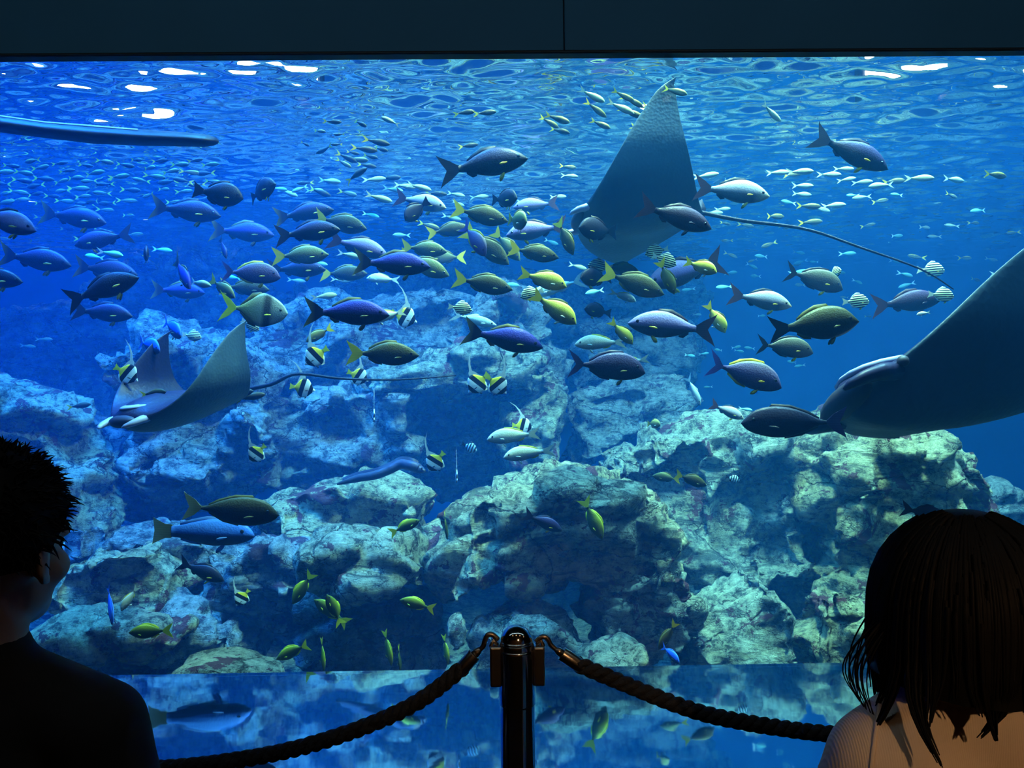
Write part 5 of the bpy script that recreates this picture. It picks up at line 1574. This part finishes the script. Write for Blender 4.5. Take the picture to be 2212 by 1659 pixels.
def bob_hair(root, hc, s, turn):
    rot = Matrix.Rotation(turn, 3, 'Z')
    rnd = random.Random(8)
    def surf(a, q, grow=1.0):
        """q 0 at the crown, 1 at mid head, 2 at the hem"""
        if q <= 1:
            th = q * 1.50
            rx, ry = .094 * math.sin(th), .108 * math.sin(th)
            z = .030 + .108 * math.cos(th)
        else:
            w_ = q - 1
            rx = .094 + .010 * w_ - .004 * w_ * w_
            ry = .108 + .002 * w_
            z = .037 - .150 * w_
        return Vector((rx * grow * math.cos(a), -.008 + ry * grow * math.sin(a), z))
    parts = []
    vs, fs = [], []
    nr, nk = 26, 48
    for i in range(nr + 1):
        for k in range(nk):
            a = 2 * math.pi * k / nk
            front = max(0.0, math.sin(a) - .35) / .65
            q = (1.50 - .75 * front) * i / nr
            p = surf(a, q)
            p *= 1 + .012 * math.sin(a * 17) * min(1, q)
            vs.append(p)
    for i in range(nr):
        for k in range(nk):
            a, b = i * nk + k, i * nk + (k + 1) % nk
            fs.append((a, a + nk, b + nk, b))
    parts.append((vs, fs))
    for n in range(900):
        a = rnd.uniform(0, 2 * math.pi)
        if .35 < math.sin(a) and rnd.random() < .85:
            continue
        clump = round((a + .05 * math.sin(a * 9)) / .17) * .17
        hem = 1.56 + .17 * math.sin(clump * 7.3) + .12 * math.sin(clump * 2.1 + 1) + rnd.uniform(-.16, .12)
        q0 = rnd.uniform(.15, 1.0)
        pts, rr = [], []
        g = rnd.uniform(.985, 1.03)
        m = 9
        for j in range(m + 1):
            u = j / m
            q = q0 + (hem - q0) * u
            aa = a + (clump - a) * .75 * u ** 3 + .05 * math.sin(clump * 5) * u ** 3
            p = surf(aa, q, g)
            k_ = max(0, q - 1.35)
            p = p + Vector((math.cos(aa), math.sin(aa), 0)) * (.035 * math.sin(clump * 3.7) * k_) + Vector((math.sin(aa), -math.cos(aa), 0)) * (.16 * math.sin(clump * 11.3) * k_ * k_)
            pts.append(p)
            rr.append(.0032 * (1 - .8 * u ** 2))
        parts.append(tube(pts, rr, 4, False))
    # loose wisps flying out beside the cheek
    for n in range(16):
        q0 = rnd.uniform(1.05, 1.25)
        a = math.pi + rnd.uniform(-.25, .25)
        pts = []
        sp = rnd.uniform(.3, 1.0)
        for j in range(11):
            u = j / 10
            p = surf(a, q0 + (1.75 - q0) * u, 1.0)
            p.x -= .030 * sp * math.sin(math.pi * min(1, u * 1.02)) + .012 * u
            pts.append(p)
        parts.append(tube(pts, [.0011 - .0006 * j / 10 for j in range(11)], 4, False))
    V, Fc = merge(parts)
    link('hair', mesh_from('hair', [rot @ (p * s) + hc for p in V], Fc), root, M_HAIR)

person('short-haired visitor in black jacket with face turned aside', (-18, 1188), 1.03, 955, R(-8), R(-3), 1.46, .190, M_JACKET, 'jacket',
       ((.205, -.01, -.27), (.17, .17, -.33)), short_hair, .98, .172, 1.0)
person('visitor with black bob hair and beige knit sweater seen from behind', (2082, 1372), .85, 1113, R(-4), R(0), 1.40, .132, sweater_mat(), 'sweater',
       ((.138, .02, -.20), (.115, .19, -.20)), bob_hair, .94, .088, .92)

# armhole seams of the sweater
girl = [o for o in C.objects if o.name.startswith('person') and o.parent is None][-1]
sw = [o for o in girl.children if o.name.startswith('sweater')][0]
MW = Matrix.Translation(girl.location) @ girl.rotation_euler.to_matrix().to_4x4()
bv = BVHTree.FromPolygons([MW @ v.co for v in sw.data.vertices], [tuple(p.vertices) for p in sw.data.polygons])
pts = []
for k in range(40):
    u = k / 39
    x, y = 1908 - 34 * math.sin(u * 1.9), 1470 + 420 * u
    dv = (P(x, y, 1.0) - CAMM.translation).normalized()
    hit = bv.ray_cast(CAMM.translation, dv)
    if hit[0] is not None:
        pts.append(MW.inverted() @ (hit[0] - dv * .0008))
if len(pts) > 4:
    v, f = tube(pts, .0022, 6)
    link('sleeve_seam', mesh_from('sleeve_seam', v, f), girl, sw.data.materials[0])

# ------------------------------------------------------------------ the hall's small warm ceiling lamps and one added fill
M_LAMP = NT('warm_lamp_glow')
em = M_LAMP.n('Emission', ins={'Color': (1.0, .62, .30, 1), 'Strength': 45.0})
M_LAMP.link(em.outputs[0], M_LAMP.out.inputs[0])
M_CAN = plain('black_lamp_can', (.02, .02, .02), .5)
for k, (x, y, z) in enumerate(HALL):  # the last, unseen, is added to warm the bob-haired visitor's back
    r = empty('ceiling_spotlight', (x, y, z))
    tag(r, 'small warm ceiling spotlight in the row above the visitors' if k < 4 else 'added warm fill spotlight far behind the bob-haired visitor', 'lamp', 'hall ceiling spotlights')
    v, f = lathe([(.05, .0), (.05, .12), (.045, .125), (.01, .13), (.01, 3.9 - z)])
    link('housing', mesh_from('housing', v, f), r, M_CAN)
    v, f = lathe([(.002, -.004), (.040, -.002), (.040, .004)])
    link('bulb', mesh_from('bulb', v, f), r, M_LAMP.m)
    l = bpy.data.lights.new('spot', 'SPOT')
    l.energy = (22.0, 22.0, 22.0, 22.0, 165.0)[k]
    l.color = (1.0, .60, .28)
    l.spot_size = R(120 if k != 4 else 20)
    l.spot_blend = .6
    l.shadow_soft_size = .04
    o = bpy.data.objects.new('ceiling_spotlight_beam', l)
    C.objects.link(o)
    o.parent = r
    o.location = (0, .0, -.02)
    o.rotation_euler = ((Vector((x * 2, -6.0, 1.6)) if k != 4 else Vector((.62, .86, 1.10))) - Vector((x, y, z))).to_track_quat('-Z', 'Y').to_euler()

# unseen dim strip light added to brighten the wall over the window
r = empty('header_fill_lamp', (0, 0.35, 3.86))
tag(r, 'added dim blue fill light for the wall over the window', 'lamp')
link('housing', box_mesh('housing', -3.0, 3.0, -.05, .05, 0.0, .04, .005, 1), r, M_CAN)
l = bpy.data.lights.new('strip', 'AREA')
l.shape = 'RECTANGLE'
l.size, l.size_y = 6.0, .08
l.energy = 8.0
l.color = (.55, .85, 1.0)
o = bpy.data.objects.new('header_fill_light', l)
C.objects.link(o)
o.parent = r
o.location = (0, 0.06, -.01)
o.rotation_euler = (R(60), 0, 0)
